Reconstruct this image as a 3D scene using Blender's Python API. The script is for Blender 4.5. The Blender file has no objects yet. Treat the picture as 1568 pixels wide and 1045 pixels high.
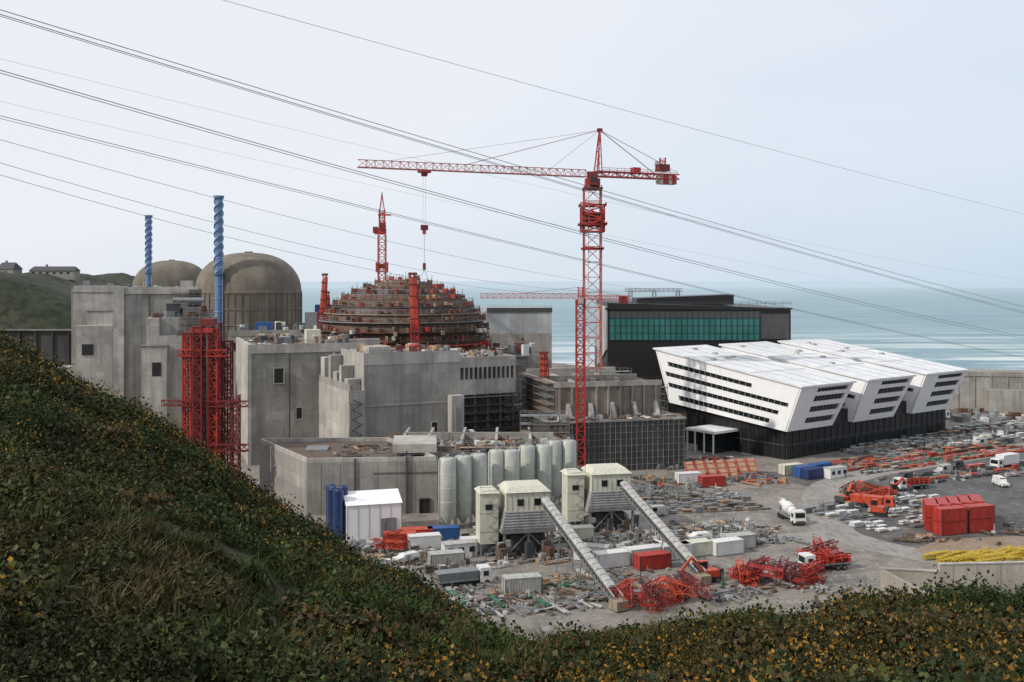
import bpy, math, random
from mathutils import Vector, noise
R=random.Random(7)
scene=bpy.context.scene
# ------------------------------------------------------------------ materials
MATS={}
def new_mat(name):
    m=bpy.data.materials.new(name); m.use_nodes=True
    nt=m.node_tree; b=nt.nodes['Principled BSDF']; MATS[name]=m
    return m,nt,b
def N(nt,t,**k):
    n=nt.nodes.new(t)
    for a,v in k.items():
        if a in n.inputs.keys(): n.inputs[a].default_value=v
        else: setattr(n,a,v)
    return n
def noise_fac(nt,scale,vecscale=(1,1,1),detail=5,lo=.35,hi=.65,rough=.6):
    g=N(nt,'ShaderNodeNewGeometry'); mp=N(nt,'ShaderNodeMapping'); mp.inputs['Scale'].default_value=vecscale
    nt.links.new(g.outputs['Position'],mp.inputs['Vector'])
    n=N(nt,'ShaderNodeTexNoise'); n.inputs['Scale'].default_value=scale; n.inputs['Detail'].default_value=detail; n.inputs['Roughness'].default_value=rough
    nt.links.new(mp.outputs[0],n.inputs['Vector'])
    r=N(nt,'ShaderNodeMapRange'); r.inputs[1].default_value=lo; r.inputs[2].default_value=hi
    nt.links.new(n.outputs[0],r.inputs[0]); return r.outputs[0]
def mixc(nt,fac,a,b,mode='MIX'):
    m=N(nt,'ShaderNodeMix'); m.data_type='RGBA'; m.blend_type=mode
    for sock,v in ((m.inputs[0],fac),(m.inputs[6],a),(m.inputs[7],b)):
        if hasattr(v,'links'): nt.links.new(v,sock)
        elif isinstance(v,(int,float)): sock.default_value=v
        else: sock.default_value=(*v,1)
    return m.outputs[2]
def mathn(nt,op,a,b):
    n=N(nt,'ShaderNodeMath',operation=op)
    for s_,v in((n.inputs[0],a),(n.inputs[1],b)):
        if hasattr(v,'links'): nt.links.new(v,s_)
        else: s_.default_value=v
    return n.outputs[0]
def paint(name,col,rough=.6,var=.25,scale=1.2,metal=0.0,dirt=(.12,.1,.08),dirtf=.35):
    m,nt,b=new_mat(name)
    f=noise_fac(nt,scale,(1,1,.35))
    f2=noise_fac(nt,scale*4,(1,1,1),lo=.5,hi=.8)
    c=mixc(nt,f,col,tuple(x*(1-var) for x in col))
    c=mixc(nt,mathn(nt,'MULTIPLY',f2,dirtf),c,dirt)
    nt.links.new(c,b.inputs['Base Color']); b.inputs['Roughness'].default_value=rough; b.inputs['Metallic'].default_value=metal
    return m
def concrete(name,col,panel=(3.0,2.6),stain=.55,mort=.78,warm=(.30,.25,.19)):
    m,nt,b=new_mat(name)
    g=N(nt,'ShaderNodeNewGeometry'); s=N(nt,'ShaderNodeSeparateXYZ'); nt.links.new(g.outputs['Position'],s.inputs[0])
    a=N(nt,'ShaderNodeMath',operation='MULTIPLY_ADD'); nt.links.new(s.outputs[1],a.inputs[0]); a.inputs[1].default_value=.8
    nt.links.new(s.outputs[0],a.inputs[2])
    cb=N(nt,'ShaderNodeCombineXYZ'); nt.links.new(a.outputs[0],cb.inputs[0]); nt.links.new(s.outputs[2],cb.inputs[1])
    br=N(nt,'ShaderNodeTexBrick'); br.offset=0; nt.links.new(cb.outputs[0],br.inputs['Vector'])
    br.inputs['Scale'].default_value=1; br.inputs['Brick Width'].default_value=panel[0]; br.inputs['Row Height'].default_value=panel[1]
    br.inputs['Mortar Size'].default_value=.05; br.inputs['Mortar Smooth'].default_value=.4
    br.inputs['Color1'].default_value=(1,1,1,1); br.inputs['Color2'].default_value=(.80,.80,.81,1); br.inputs['Mortar'].default_value=(mort,mort,mort,1)
    big=noise_fac(nt,.09,(1,1,1),lo=.36,hi=.62)
    c=mixc(nt,big,col,tuple(x*.66 for x in col))
    c=mixc(nt,1.0,c,br.outputs['Color'],'MULTIPLY')
    c=mixc(nt,mathn(nt,'MULTIPLY',noise_fac(nt,.55,(1,1,.07),lo=.47,hi=.68),stain),c,tuple(x*.42 for x in col))
    c=mixc(nt,mathn(nt,'MULTIPLY',noise_fac(nt,1.6,(1,1,.05),lo=.55,hi=.72),stain*.7),c,tuple(x*.3 for x in col))
    c=mixc(nt,mathn(nt,'MULTIPLY',noise_fac(nt,.25,(1,1,.4),lo=.58,hi=.8),.5),c,warm)
    fi=noise_fac(nt,2.2,(1,1,1),lo=.3,hi=.7)
    c=mixc(nt,fi,c,mixc(nt,1.0,c,(.78,.78,.78),'MULTIPLY'))
    nt.links.new(c,b.inputs['Base Color']); b.inputs['Roughness'].default_value=.9
    return m
concrete('concrete_light',(.58,.55,.495))
concrete('concrete_mid',(.43,.41,.37))
concrete('concrete_dark',(.21,.20,.18))
concrete('concrete_old',(.45,.425,.38),panel=(5,4),stain=.7)
concrete('concrete_brown',(.34,.275,.22),stain=.6)
concrete('concrete_dome',(.235,.20,.155),panel=(6,200),stain=.5,mort=.85)
concrete('wall_pale',(.58,.52,.44),panel=(4,6),stain=.4)
concrete('panel_grey',(.53,.55,.55),panel=(4,50),stain=.15)
paint('red',(.46,.035,.025),.5,.4); paint('red_dark',(.19,.018,.016),.6,.5); paint('rust',(.15,.065,.04),.9,.5)
paint('orange_red',(.58,.075,.03),.5,.4); paint('red_faded_haze',(.50,.14,.11),.6,.3)  # the pale red also carries painted haze on the main crane jib
paint('white',(.70,.70,.68),.45,.15,dirtf=.25); paint('white_clad',(.82,.82,.82),.4,.06,scale=.5,dirtf=.08); paint('white_roof',(.74,.75,.76),.5,.2,scale=.2,dirtf=.2)
paint('cream',(.62,.61,.49),.6,.2,dirtf=.3); paint('silo_paint',(.50,.52,.46),.5,.25,scale=.8,dirtf=.4)
paint('grey_steel',(.26,.27,.28),.5,.3,metal=.2); paint('dark_steel',(.06,.06,.062),.6,.3); paint('cable',(.20,.21,.22),.6,.1,dirtf=.0)
paint('black_clad',(.010,.010,.011),.45,.3,dirtf=.03); paint('black',(.015,.015,.015),.6,.3,dirtf=.1)
paint('tyre',(.02,.02,.02),.9,.3); paint('blue',(.03,.11,.33),.45,.3); paint('blue_dark',(.02,.045,.15),.4,.3,dirtf=.1)
paint('stack_blue',(.11,.22,.42),.6,.3); paint('stack_pale',(.28,.36,.52),.6,.3)
paint('yellow',(.60,.42,.04),.5,.3); paint('timber',(.42,.26,.15),.8,.35); paint('brown',(.13,.09,.065),.9,.45,dirt=(.24,.21,.18),dirtf=.6)
paint('green_paint',(.05,.20,.11),.6,.3); paint('grey_lt',(.46,.455,.43),.8,.35); paint('scaff',(.24,.235,.225),.6,.4)
paint('slate',(.07,.07,.075),.8,.3); paint('netting',(.075,.072,.066),.9,.5,scale=.6); paint('orange',(.55,.2,.04),.6,.3); paint('tan',(.33,.26,.19),.9,.4)
m,nt,b=new_mat('glass_dark'); b.inputs['Base Color'].default_value=(.012,.016,.018,1); b.inputs['Roughness'].default_value=.15
m,nt,b=new_mat('glass_teal'); 
c=mixc(nt,noise_fac(nt,.25,(1,1,.3)),(.02,.12,.11),(.035,.18,.16)); nt.links.new(c,b.inputs['Base Color']); b.inputs['Roughness'].default_value=.3
m,nt,b=new_mat('site_ground')
c=mixc(nt,noise_fac(nt,.035,detail=6),(.23,.215,.195),(.27,.225,.18))
c=mixc(nt,noise_fac(nt,.11,detail=6,lo=.47,hi=.6),c,(.15,.135,.12))
c=mixc(nt,noise_fac(nt,.5,detail=6,lo=.52,hi=.7),c,(.37,.345,.31))
c=mixc(nt,noise_fac(nt,2.5,detail=3,lo=.4,hi=.75),c,(.11,.10,.09))
nt.links.new(c,b.inputs['Base Color']); b.inputs['Roughness'].default_value=.95
m,nt,b=new_mat('asphalt')
c=mixc(nt,noise_fac(nt,.08,detail=6),(.055,.055,.058),(.11,.105,.10)); c=mixc(nt,noise_fac(nt,.5,detail=6,lo=.52,hi=.72),c,(.18,.165,.15))
nt.links.new(c,b.inputs['Base Color']); b.inputs['Roughness'].default_value=.85
m,nt,b=new_mat('road_dusty')
c=mixc(nt,noise_fac(nt,.12,detail=6),(.22,.205,.185),(.29,.27,.24)); c=mixc(nt,noise_fac(nt,.9,(1,.4,1),detail=6,lo=.5,hi=.7),c,(.14,.13,.12))
nt.links.new(c,b.inputs['Base Color']); b.inputs['Roughness'].default_value=.9
m,nt,b=new_mat('red_earth')
c=mixc(nt,noise_fac(nt,.2,detail=6),(.24,.16,.10),(.28,.23,.18)); c=mixc(nt,noise_fac(nt,1.1,detail=6,lo=.45,hi=.7),c,(.15,.12,.09)); nt.links.new(c,b.inputs['Base Color']); b.inputs['Roughness'].default_value=.95
m,nt,b=new_mat('hill_soil')
c=mixc(nt,noise_fac(nt,.12,detail=6),(.03,.04,.014),(.05,.042,.02)); c=mixc(nt,noise_fac(nt,1.6,detail=6,lo=.45,hi=.65),c,(.016,.02,.008))
nt.links.new(c,b.inputs['Base Color']); b.inputs['Roughness'].default_value=1
m,nt,b=new_mat('far_hill_grass')
c=mixc(nt,noise_fac(nt,.03,detail=8),(.026,.038,.018),(.055,.05,.03)); c=mixc(nt,noise_fac(nt,.2,detail=8,lo=.42,hi=.58),c,(.014,.020,.012))
nt.links.new(c,b.inputs['Base Color']); b.inputs['Roughness'].default_value=1
m,nt,b=new_mat('cliff_rock')
c=mixc(nt,noise_fac(nt,.1,(1,1,.3),detail=8),(.035,.035,.034),(.07,.066,.06)); nt.links.new(c,b.inputs['Base Color']); b.inputs['Roughness'].default_value=1
m,nt,b=new_mat('sea_water')
g=N(nt,'ShaderNodeNewGeometry')
c=mixc(nt,noise_fac(nt,.0035,(1,3.5,1),detail=7,lo=.4,hi=.6),(.20,.32,.345),(.14,.25,.29))
c=mixc(nt,noise_fac(nt,.03,(.5,2.2,1),detail=8,lo=.4,hi=.65),c,mixc(nt,1.0,c,(.72,.78,.80),'MULTIPLY'))
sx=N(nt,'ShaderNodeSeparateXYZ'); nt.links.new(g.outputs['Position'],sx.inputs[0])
far_haze=N(nt,'ShaderNodeMapRange'); far_haze.inputs[1].default_value=1200; far_haze.inputs[2].default_value=9000; nt.links.new(sx.outputs[1],far_haze.inputs[0])
c=mixc(nt,far_haze.outputs[0],c,(.36,.47,.53))  # far water paled: distance haze painted into the sea colour
near=N(nt,'ShaderNodeMapRange'); near.inputs[1].default_value=1250; near.inputs[2].default_value=600; nt.links.new(sx.outputs[1],near.inputs[0])
fo=mathn(nt,'MULTIPLY',noise_fac(nt,.012,(.4,2.2,1),detail=10,lo=.49,hi=.56,rough=.65),near.outputs[0])
c=mixc(nt,mathn(nt,'MULTIPLY',fo,.9),c,(.68,.72,.71))
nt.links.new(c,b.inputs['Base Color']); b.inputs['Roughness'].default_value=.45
n1=N(nt,'ShaderNodeTexNoise'); n1.inputs['Scale'].default_value=.10; n1.inputs['Detail'].default_value=8
nt.links.new(g.outputs['Position'],n1.inputs['Vector']); bp=N(nt,'ShaderNodeBump'); bp.inputs['Strength'].default_value=.4; bp.inputs['Distance'].default_value=1.5
nt.links.new(n1.outputs[0],bp.inputs['Height']); nt.links.new(bp.outputs[0],b.inputs['Normal'])
def leafmat(name,a,bcol,c3):
    m,nt,b=new_mat(name)
    oi=N(nt,'ShaderNodeObjectInfo')
    c=mixc(nt,oi.outputs['Random'],a,bcol)
    c=mixc(nt,noise_fac(nt,.09,detail=5,lo=.42,hi=.62),c,c3)
    c=mixc(nt,noise_fac(nt,9,detail=2),c,mixc(nt,1.0,c,(.45,.45,.45),'MULTIPLY'))
    nt.links.new(c,b.inputs['Base Color']); b.inputs['Roughness'].default_value=.75; b.inputs['Specular IOR Level'].default_value=.15
leafmat('leaf_green',(.045,.082,.018),(.085,.11,.03),(.075,.08,.025))
leafmat('leaf_dark',(.018,.036,.010),(.034,.052,.016),(.032,.038,.013))
leafmat('leaf_olive',(.085,.085,.028),(.12,.095,.036),(.10,.08,.032))
leafmat('leaf_russet',(.12,.058,.022),(.085,.055,.024),(.10,.06,.028))
leafmat('gorse_flower',(.40,.22,.03),(.30,.14,.025),(.34,.18,.025))
# ------------------------------------------------------------------ mesh builder
class MB:
    def __init__(s): s.v=[];s.f=[];s.mi=[];s.m=[];s.o=(0,0,0,1,0)
    def T(s,x=0,y=0,a=0,z=0): s.o=(x,y,z,math.cos(math.radians(a)),math.sin(math.radians(a))); return s
    def add(s,vs,fs,mat):
        ox,oy,oz,c,sn=s.o; b=len(s.v)
        for x,y,z in vs: s.v.append((ox+x*c-y*sn, oy+x*sn+y*c, oz+z))
        if mat not in s.m: s.m.append(mat)
        i=s.m.index(mat)
        for f in fs: s.f.append(tuple(b+k for k in f)); s.mi.append(i)
    HEX=[(0,3,2,1),(4,5,6,7),(0,1,5,4),(1,2,6,5),(2,3,7,6),(3,0,4,7)]
    def b(s,x0,x1,y0,y1,z0,z1,mat):
        s.add([(x0,y0,z0),(x1,y0,z0),(x1,y1,z0),(x0,y1,z0),(x0,y0,z1),(x1,y0,z1),(x1,y1,z1),(x0,y1,z1)],s.HEX,mat)
    def hexa(s,vs,mat): s.add(vs,s.HEX,mat)
    def rb(s,cx,cy,cz,sx,sy,sz,mat,a=0):
        c,sn=math.cos(a),math.sin(a); vs=[]
        for z in (cz-sz/2,cz+sz/2):
            for dx,dy in((-1,-1),(1,-1),(1,1),(-1,1)):
                x=dx*sx/2;y=dy*sy/2; vs.append((cx+x*c-y*sn,cy+x*sn+y*c,z))
        s.add(vs,s.HEX,mat)
    def beam(s,p,q,t,mat):
        p=Vector(p);q=Vector(q);d=q-p
        if d.length<1e-5:return
        d.normalize(); up=Vector((0,0,1)) if abs(d.z)<.9 else Vector((1,0,0))
        a=d.cross(up).normalized()*t/2; b=d.cross(a).normalized()*t/2
        s.add([tuple(p-a-b),tuple(p+a-b),tuple(p+a+b),tuple(p-a+b),tuple(q-a-b),tuple(q+a-b),tuple(q+a+b),tuple(q-a+b)],s.HEX,mat)
    def prism(s,poly,z0,z1,mat,top=None):
        n=len(poly); zt=z1 if isinstance(z1,(list,tuple)) else [z1]*n
        vs=[(x,y,z0) for x,y in poly]+[(x,y,zt[i]) for i,(x,y) in enumerate(poly)]
        s.add(vs,[tuple(range(n-1,-1,-1))]+[(i,(i+1)%n,n+(i+1)%n,n+i) for i in range(n)],mat)
        s.add([(x,y,zt[i]) for i,(x,y) in enumerate(poly)],[tuple(range(n))],top or mat)
    def lathe(s,cx,cy,prof,mat,n=24,cap=True):
        vs=[];fs=[]
        for r,z in prof:
            for i in range(n):
                a=2*math.pi*i/n; vs.append((cx+r*math.cos(a),cy+r*math.sin(a),z))
        for k in range(len(prof)-1):
            for i in range(n):
                j=(i+1)%n; fs.append((k*n+i,k*n+j,(k+1)*n+j,(k+1)*n+i))
        if cap: fs.append(tuple((len(prof)-1)*n+i for i in range(n))); fs.append(tuple(n-1-i for i in range(n)))
        s.add(vs,fs,mat)
    def cyl(s,p,q,r,mat,n=10):
        p=Vector(p);q=Vector(q);d=(q-p).normalized(); up=Vector((0,0,1)) if abs(d.z)<.9 else Vector((1,0,0))
        a=d.cross(up).normalized();b=d.cross(a).normalized(); vs=[]
        for e in(p,q):
            for i in range(n):
                t=2*math.pi*i/n; vs.append(tuple(e+a*r*math.cos(t)+b*r*math.sin(t)))
        s.add(vs,[(i,(i+1)%n,n+(i+1)%n,n+i) for i in range(n)]+[tuple(range(n)),tuple(range(2*n-1,n-1,-1))],mat)
    def lattice(s,p,q,w,seg,t,mat,h=None,tri=False,t2=None):
        p=Vector(p);q=Vector(q);d=(q-p).normalized();h=h or w;t2=t2 or t*.6
        if abs(d.z)>.9: a=Vector((1,0,0));b=Vector((0,1,0))
        else: a=d.cross(Vector((0,0,1))).normalized();b=Vector((0,0,1))
        offs=[a*w/2+b*h/2,-a*w/2+b*h/2,-a*w/2-b*h/2,a*w/2-b*h/2]
        if tri: offs=[b*h/2,-a*w/2-b*h/2,a*w/2-b*h/2]
        k=len(offs)
        for o in offs: s.beam(p+o,q+o,t,mat)
        n=max(1,round((q-p).length/seg))
        for i in range(n):
            A=p+(q-p)*i/n;B=p+(q-p)*(i+1)/n
            for j in range(k):
                o1=offs[j];o2=offs[(j+1)%k]
                s.beam(A+o1,A+o2,t2,mat)
                if i%2: s.beam(A+o1,B+o2,t2,mat)
                else: s.beam(A+o2,B+o1,t2,mat)
    def scaffold(s,x0,x1,y0,y1,z0,z1,mat='scaff',st=2.2,t=.09,deck=True):
        nx=max(1,round((x1-x0)/st));ny=max(1,round((y1-y0)/st));nz=max(1,round((z1-z0)/2.1))
        for i in range(nx+1):
            for j in range(ny+1):
                X=x0+(x1-x0)*i/nx;Y=y0+(y1-y0)*j/ny; s.beam((X,Y,z0),(X,Y,z1+.8),t,mat)
        for k in range(1,nz+1):
            Z=z0+(z1-z0)*k/nz
            for j in range(ny+1):
                Y=y0+(y1-y0)*j/ny; s.beam((x0,Y,Z),(x1,Y,Z),t,mat); s.beam((x0,Y,Z+.9),(x1,Y,Z+.9),t*.7,mat)
            for i in range(nx+1):
                X=x0+(x1-x0)*i/nx; s.beam((X,y0,Z),(X,y1,Z),t,mat)
            if deck: s.b(x0,x1,y0+.1,y1-.1,Z-.12,Z-.05,'timber' if R.random()<.3 else 'grey_steel')
        for i in range(0,nx,2):
            X=x0+(x1-x0)*i/nx;X2=x0+(x1-x0)*(i+1)/nx
            for k in range(nz):
                s.beam((X,y0,z0+(z1-z0)*k/nz),(X2,y0,z0+(z1-z0)*(k+1)/nz),t*.7,mat)
    def rail(s,pts,z,mat='scaff',h=1.1,st=2.5,t=.07):
        for (xa,ya),(xb,yb) in zip(pts,pts[1:]):
            L=math.hypot(xb-xa,yb-ya);n=max(1,round(L/st))
            s.beam((xa,ya,z+h),(xb,yb,z+h),t,mat); s.beam((xa,ya,z+h*.5),(xb,yb,z+h*.5),t,mat)
            for i in range(n+1): s.beam((xa+(xb-xa)*i/n,ya+(yb-ya)*i/n,z),(xa+(xb-xa)*i/n,ya+(yb-ya)*i/n,z+h),t,mat)
    def rebar(s,xa,ya,xb,yb,z,h=1.3,st=.5,mat='rust'):
        L=math.hypot(xb-xa,yb-ya);n=int(L/st)
        for i in range(n+1):
            X=xa+(xb-xa)*i/max(n,1);Y=ya+(yb-ya)*i/max(n,1); s.beam((X,Y,z),(X+R.uniform(-.08,.08),Y,z+h*R.uniform(.6,1.1)),.06,mat)
    def opening(s,x0,x1,z0,z1,y,fr='concrete_light'):
        s.b(x0,x1,y-.06,y+.2,z0,z1,'black'); t=.22
        s.b(x0-t,x0,y-.35,y+.1,z0-t,z1+t,fr); s.b(x1,x1+t,y-.35,y+.1,z0-t,z1+t,fr); s.b(x0,x1,y-.35,y+.1,z1,z1+t,fr); s.b(x0,x1,y-.35,y+.1,z0-t,z0,fr)
    def clutter(s,x0,x1,y0,y1,z,n,mats,smin=.3,smax=1.6,hmax=1.2,clump=0):
        cs=[(R.uniform(x0,x1),R.uniform(y0,y1),R.choice(mats)) for _ in range(clump)]
        for _ in range(n):
            x=R.uniform(x0,x1);y=R.uniform(y0,y1);mt=R.choice(mats);a=R.choice([.3,.3+1.57,R.uniform(0,3)]);k=R.random()
            if cs and R.random()<.8:
                c0=R.choice(cs); x=min(x1,max(x0,c0[0]+R.gauss(0,2.4)));y=min(y1,max(y0,c0[1]+R.gauss(0,1.6))); mt=c0[2] if R.random()<.6 else mt
            if k<.45:
                h=R.uniform(.2,hmax); s.rb(x,y,z+h/2,R.uniform(smin,smax),R.uniform(smin,smax),h,mt,a)
                if R.random()<.4: s.rb(x,y,z+h+.1,R.uniform(smin,smax)*.7,R.uniform(smin,smax)*.6,.2,R.choice(mats),a)
            elif k<.8:
                L=R.uniform(1.5,5); c,sn=math.cos(a)*L/2,math.sin(a)*L/2
                for q in range(R.randint(2,5)):
                    s.beam((x-c-sn*.1*q,y-sn+c*.1*q,z+.15+R.uniform(0,.3)),(x+c-sn*.1*q,y+sn+c*.1*q,z+.15+R.uniform(0,.4)),R.uniform(.1,.25),mt)
            else:
                h=R.uniform(.6,2.2); s.beam((x,y,z),(x+R.uniform(-.3,.3),y,z+h),.14,mt); s.rb(x,y,z+.2,.8,.8,.4,mt,a)
    def rows(s,x0,x1,y0,y1,z,dx,dy,mats,fill=.85,hmax=1.4):
        y=y0
        while y<y1:
            x=x0+R.uniform(0,dx); run=R.choice(mats)
            while x<x1:
                if R.random()<.2: run=R.choice(mats)
                if R.random()<fill:
                    L=dx*R.uniform(.6,.88);h=R.uniform(.4,hmax);w=dy*R.uniform(.3,.55)
                    if R.random()<.5:
                        for t in range(4): 
                            for u in range(2): s.cyl((x,y+t*w/4,z+.2+u*h*.4),(x+L+R.uniform(-.2,.2),y+t*w/4+R.uniform(-.1,.1),z+.2+u*h*.4),.15,run,5)
                        s.beam((x+L*.2,y-.1,z),(x+L*.2,y-.1,z+h),.1,'grey_steel'); s.beam((x+L*.8,y-.1,z),(x+L*.8,y-.1,z+h),.1,'grey_steel')
                    else:
                        for t in range(R.randint(2,5)): s.rb(x+L/2+R.uniform(-.15,.15),y+w/2,z+.15+t*.25,L,w,.14,run if R.random()<.8 else 'timber',R.uniform(-.05,.05))
                x+=dx
            y+=dy
    def obj(s,name,smooth=False):
        me=bpy.data.meshes.new(name); me.from_pydata(s.v,[],s.f)
        for mt in s.m: me.materials.append(MATS[mt])
        me.polygons.foreach_set('material_index',s.mi)
        if smooth: me.polygons.foreach_set('use_smooth',[True]*len(s.f))
        me.update(); o=bpy.data.objects.new(name,me); scene.collection.objects.link(o); return o
def smooth_angle(o,deg=35):
    me=o.data; me.polygons.foreach_set('use_smooth',[True]*len(me.polygons))
    me.set_sharp_from_angle(angle=math.radians(deg))
# ------------------------------------------------------------------ ground, sea, hills
g=MB(); g.prism([(-900,-60),(500,-60),(500,330),(300,430),(200,470),(60,560),(-60,720),(-500,950),(-900,950)],-14,0,'site_ground'); g.obj('site_ground')
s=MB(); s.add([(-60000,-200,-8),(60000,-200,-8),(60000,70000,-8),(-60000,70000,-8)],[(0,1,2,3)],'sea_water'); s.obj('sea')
def sheet(name,pts,z,mat):
    q=MB(); q.add([(x,y,z) for x,y in pts],[tuple(range(len(pts)))],mat); return q.obj(name)
def strip(name,pts,w,z,mat):
    L=[];Rr=[]
    for i,(x,y) in enumerate(pts):
        a=pts[max(i-1,0)];b2=pts[min(i+1,len(pts)-1)];dx,dy=b2[0]-a[0],b2[1]-a[1];l=math.hypot(dx,dy); ww=w*R.uniform(.92,1.08)
        L.append((x-dy/l*ww/2,y+dx/l*ww/2));Rr.append((x+dy/l*ww/2,y-dx/l*ww/2))
    q=MB(); n=len(pts); q.add([(x,y,z) for x,y in L+Rr],[(n+i,n+i+1,i+1,i) for i in range(n-1)],mat); return q.obj(name)
def spline(P,k=6):
    out=[]
    for i in range(len(P)-1):
        p0=P[max(i-1,0)];p1=P[i];p2=P[i+1];p3=P[min(i+2,len(P)-1)]
        for j in range(k):
            t=j/k; out.append(tuple(.5*((2*p1[d])+(-p0[d]+p2[d])*t+(2*p0[d]-5*p1[d]+4*p2[d]-p3[d])*t*t+(-p0[d]+3*p1[d]-3*p2[d]+p3[d])*t**3) for d in(0,1)))
    return out+[P[-1]]
sheet('asphalt_apron',spline([(58,266),(72,240),(68,205),(72,190),(100,172),(170,170),(260,260),(200,330),(150,318),(84,262),(58,266)])[:-1],.02,'asphalt')
strip('access_road',spline([(170,310),(120,276),(90,256),(76,240),(69,222),(65,205),(66,192),(76,180),(92,170),(130,156)]),8.5,.035,'road_dusty')
strip('site_track',spline([(66,196),(50,193),(36,197),(22,206),(8,212)]),7,.03,'road_dusty')
sheet('red_earth_patch',spline([(74,184),(84,192),(104,194),(120,184),(118,172),(92,174),(74,184)])[:-1],.045,'red_earth')
sheet('red_earth_patch',spline([(4,163),(14,168),(22,166),(18,158),(4,163)])[:-1],.03,'red_earth')
TB=[(-1.2,.02,175,3.4),(-.514,.073,150,3.2),(-.449,.107,145,3.1),(-.396,.130,140,3.0),(-.357,.153,134,2.9),(-.318,.181,125,2.8),(-.252,.224,110,2.6),(-.186,.262,98,2.4),(-.127,.297,86,2.2),(-.0945,.312,80,2.1),(-.029,.360,68,1.7),(.043,.389,60,1.4),(.129,.381,60,1.3),(.22,.360,60,1.4),(.352,.340,60,1.5),(.514,.330,60,1.6),(1.2,.31,60,1.8)]
def tb(u):
    u=max(-1.19,min(1.19,u))
    for i in range(len(TB)-1):
        if TB[i+1][0]>=u:
            a,b2=TB[i],TB[i+1];t=(u-a[0])/(b2[0]-a[0]); return [a[k]+(b2[k]-a[k])*t for k in (1,2,3)]
def hill(x,y):
    ye=max(y,12);sb,Yb,bb=tb(x/ye); a=sb-bb/Yb
    if y<=Yb: z=50-(a*y+bb)
    else: z=50-(a*Yb+bb)-.72*(y-Yb)
    amp=min(1,max(0,(y-5)/30))
    z+=amp*(noise.noise(Vector((x*.05,y*.05,0)))*1.9+noise.noise(Vector((x*.13,y*.13,4)))*1.3+noise.noise(Vector((x*.3,y*.3,9)))*.7)-amp*.45
    return z,Yb
h=MB(); X0,X1,Y0,Y1,st=-230,150,-15,240,1.4
nx=int((X1-X0)/st);ny=int((Y1-Y0)/st)
vs=[];fs=[]
for j in range(ny+1):
    for i in range(nx+1):
        x=X0+i*st;y=Y0+j*st; vs.append((x,y,max(-1.5,hill(x,y)[0])))
for j in range(ny):
    for i in range(nx):
        k=j*(nx+1)+i
        if max(vs[k][2],vs[k+1][2],vs[k+nx+1][2])>-1.4: fs.append((k,k+1,k+nx+2,k+nx+1))
h.add(vs,fs,'hill_soil'); h.obj('coastal_hillside',True)
fh=MB(); vs=[];fs=[];nx,ny=90,50
for j in range(ny+1):
    for i in range(nx+1):
        x=-620+i*5;y=470+j*8
        e=max(0,min(1,(-205-x)/70)); f=max(0,min(1,(y-490)/35)); f=f*f*(3-2*f)
        z=(14*min(1,max(0,(y-470)/6))*min(1,max(0,(-170-x)/10))+40*f*(e**.5))+noise.noise(Vector((x*.02,y*.02,7)))*3*e*f+noise.noise(Vector((x*.08,y*.08,7)))*2.2*f+noise.noise(Vector((x*.2,y*.2,7)))*1.2*f
        if y>700: z-= (y-700)*.05
        vs.append((x,y,z-.5))
for j in range(ny):
    for i in range(nx):
        k=j*(nx+1)+i; fs.append((k,k+1,k+nx+2,k+nx+1))
fh.add(vs,fs,'far_hill_grass'); fh.obj('headland_hill',True)
w=MB(); w.b(-520,-205,476,480,0,26,'cliff_rock')
for i in range(40): w.b(-520+i*7.9,-519.4+i*7.9,475,476,0,26.5,'cliff_rock')
w.b(-520,-205,474.6,480,26,26.6,'concrete_dark'); w.obj('retaining_wall')
q=MB().T(-205,430,8); q.b(0,14,0,10,0,12,'concrete_light'); q.b(-.3,14.3,-.3,10.3,12,12.5,'concrete_old'); q.opening(3,5,3,6,0); q.b(18,26,2,8,0,5,'concrete_mid'); q.opening(20,22,1,3,2); q.obj('concrete_annex_building')
def house(name,x,y,z,L,D,hh,rh,a):
    q=MB().T(x,y,a,z); q.b(0,L,0,D,-3,hh,'concrete_mid')
    q.add([(-.5,-.5,hh),(L+.5,-.5,hh),(L+.5,D+.5,hh),(-.5,D+.5,hh),(1,D/2,hh+rh),(L-1,D/2,hh+rh)],[(0,1,5,4),(2,3,4,5),(1,2,5),(3,0,4)],'slate')
    for i in range(int(L/4)): q.b(1.5+i*4,3+i*4,-.08,.1,.4,1.6,'glass_dark')
    q.b(L*.3,L*.3+1,D/2-.5,D/2+.5,hh,hh+rh+1.2,'concrete_brown'); q.obj(name)
house('cliff_house',-286,590,53.5,26,9,2.4,2.6,4); house('cliff_house',-311,600,54,11,9,3,4,-8)
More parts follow.
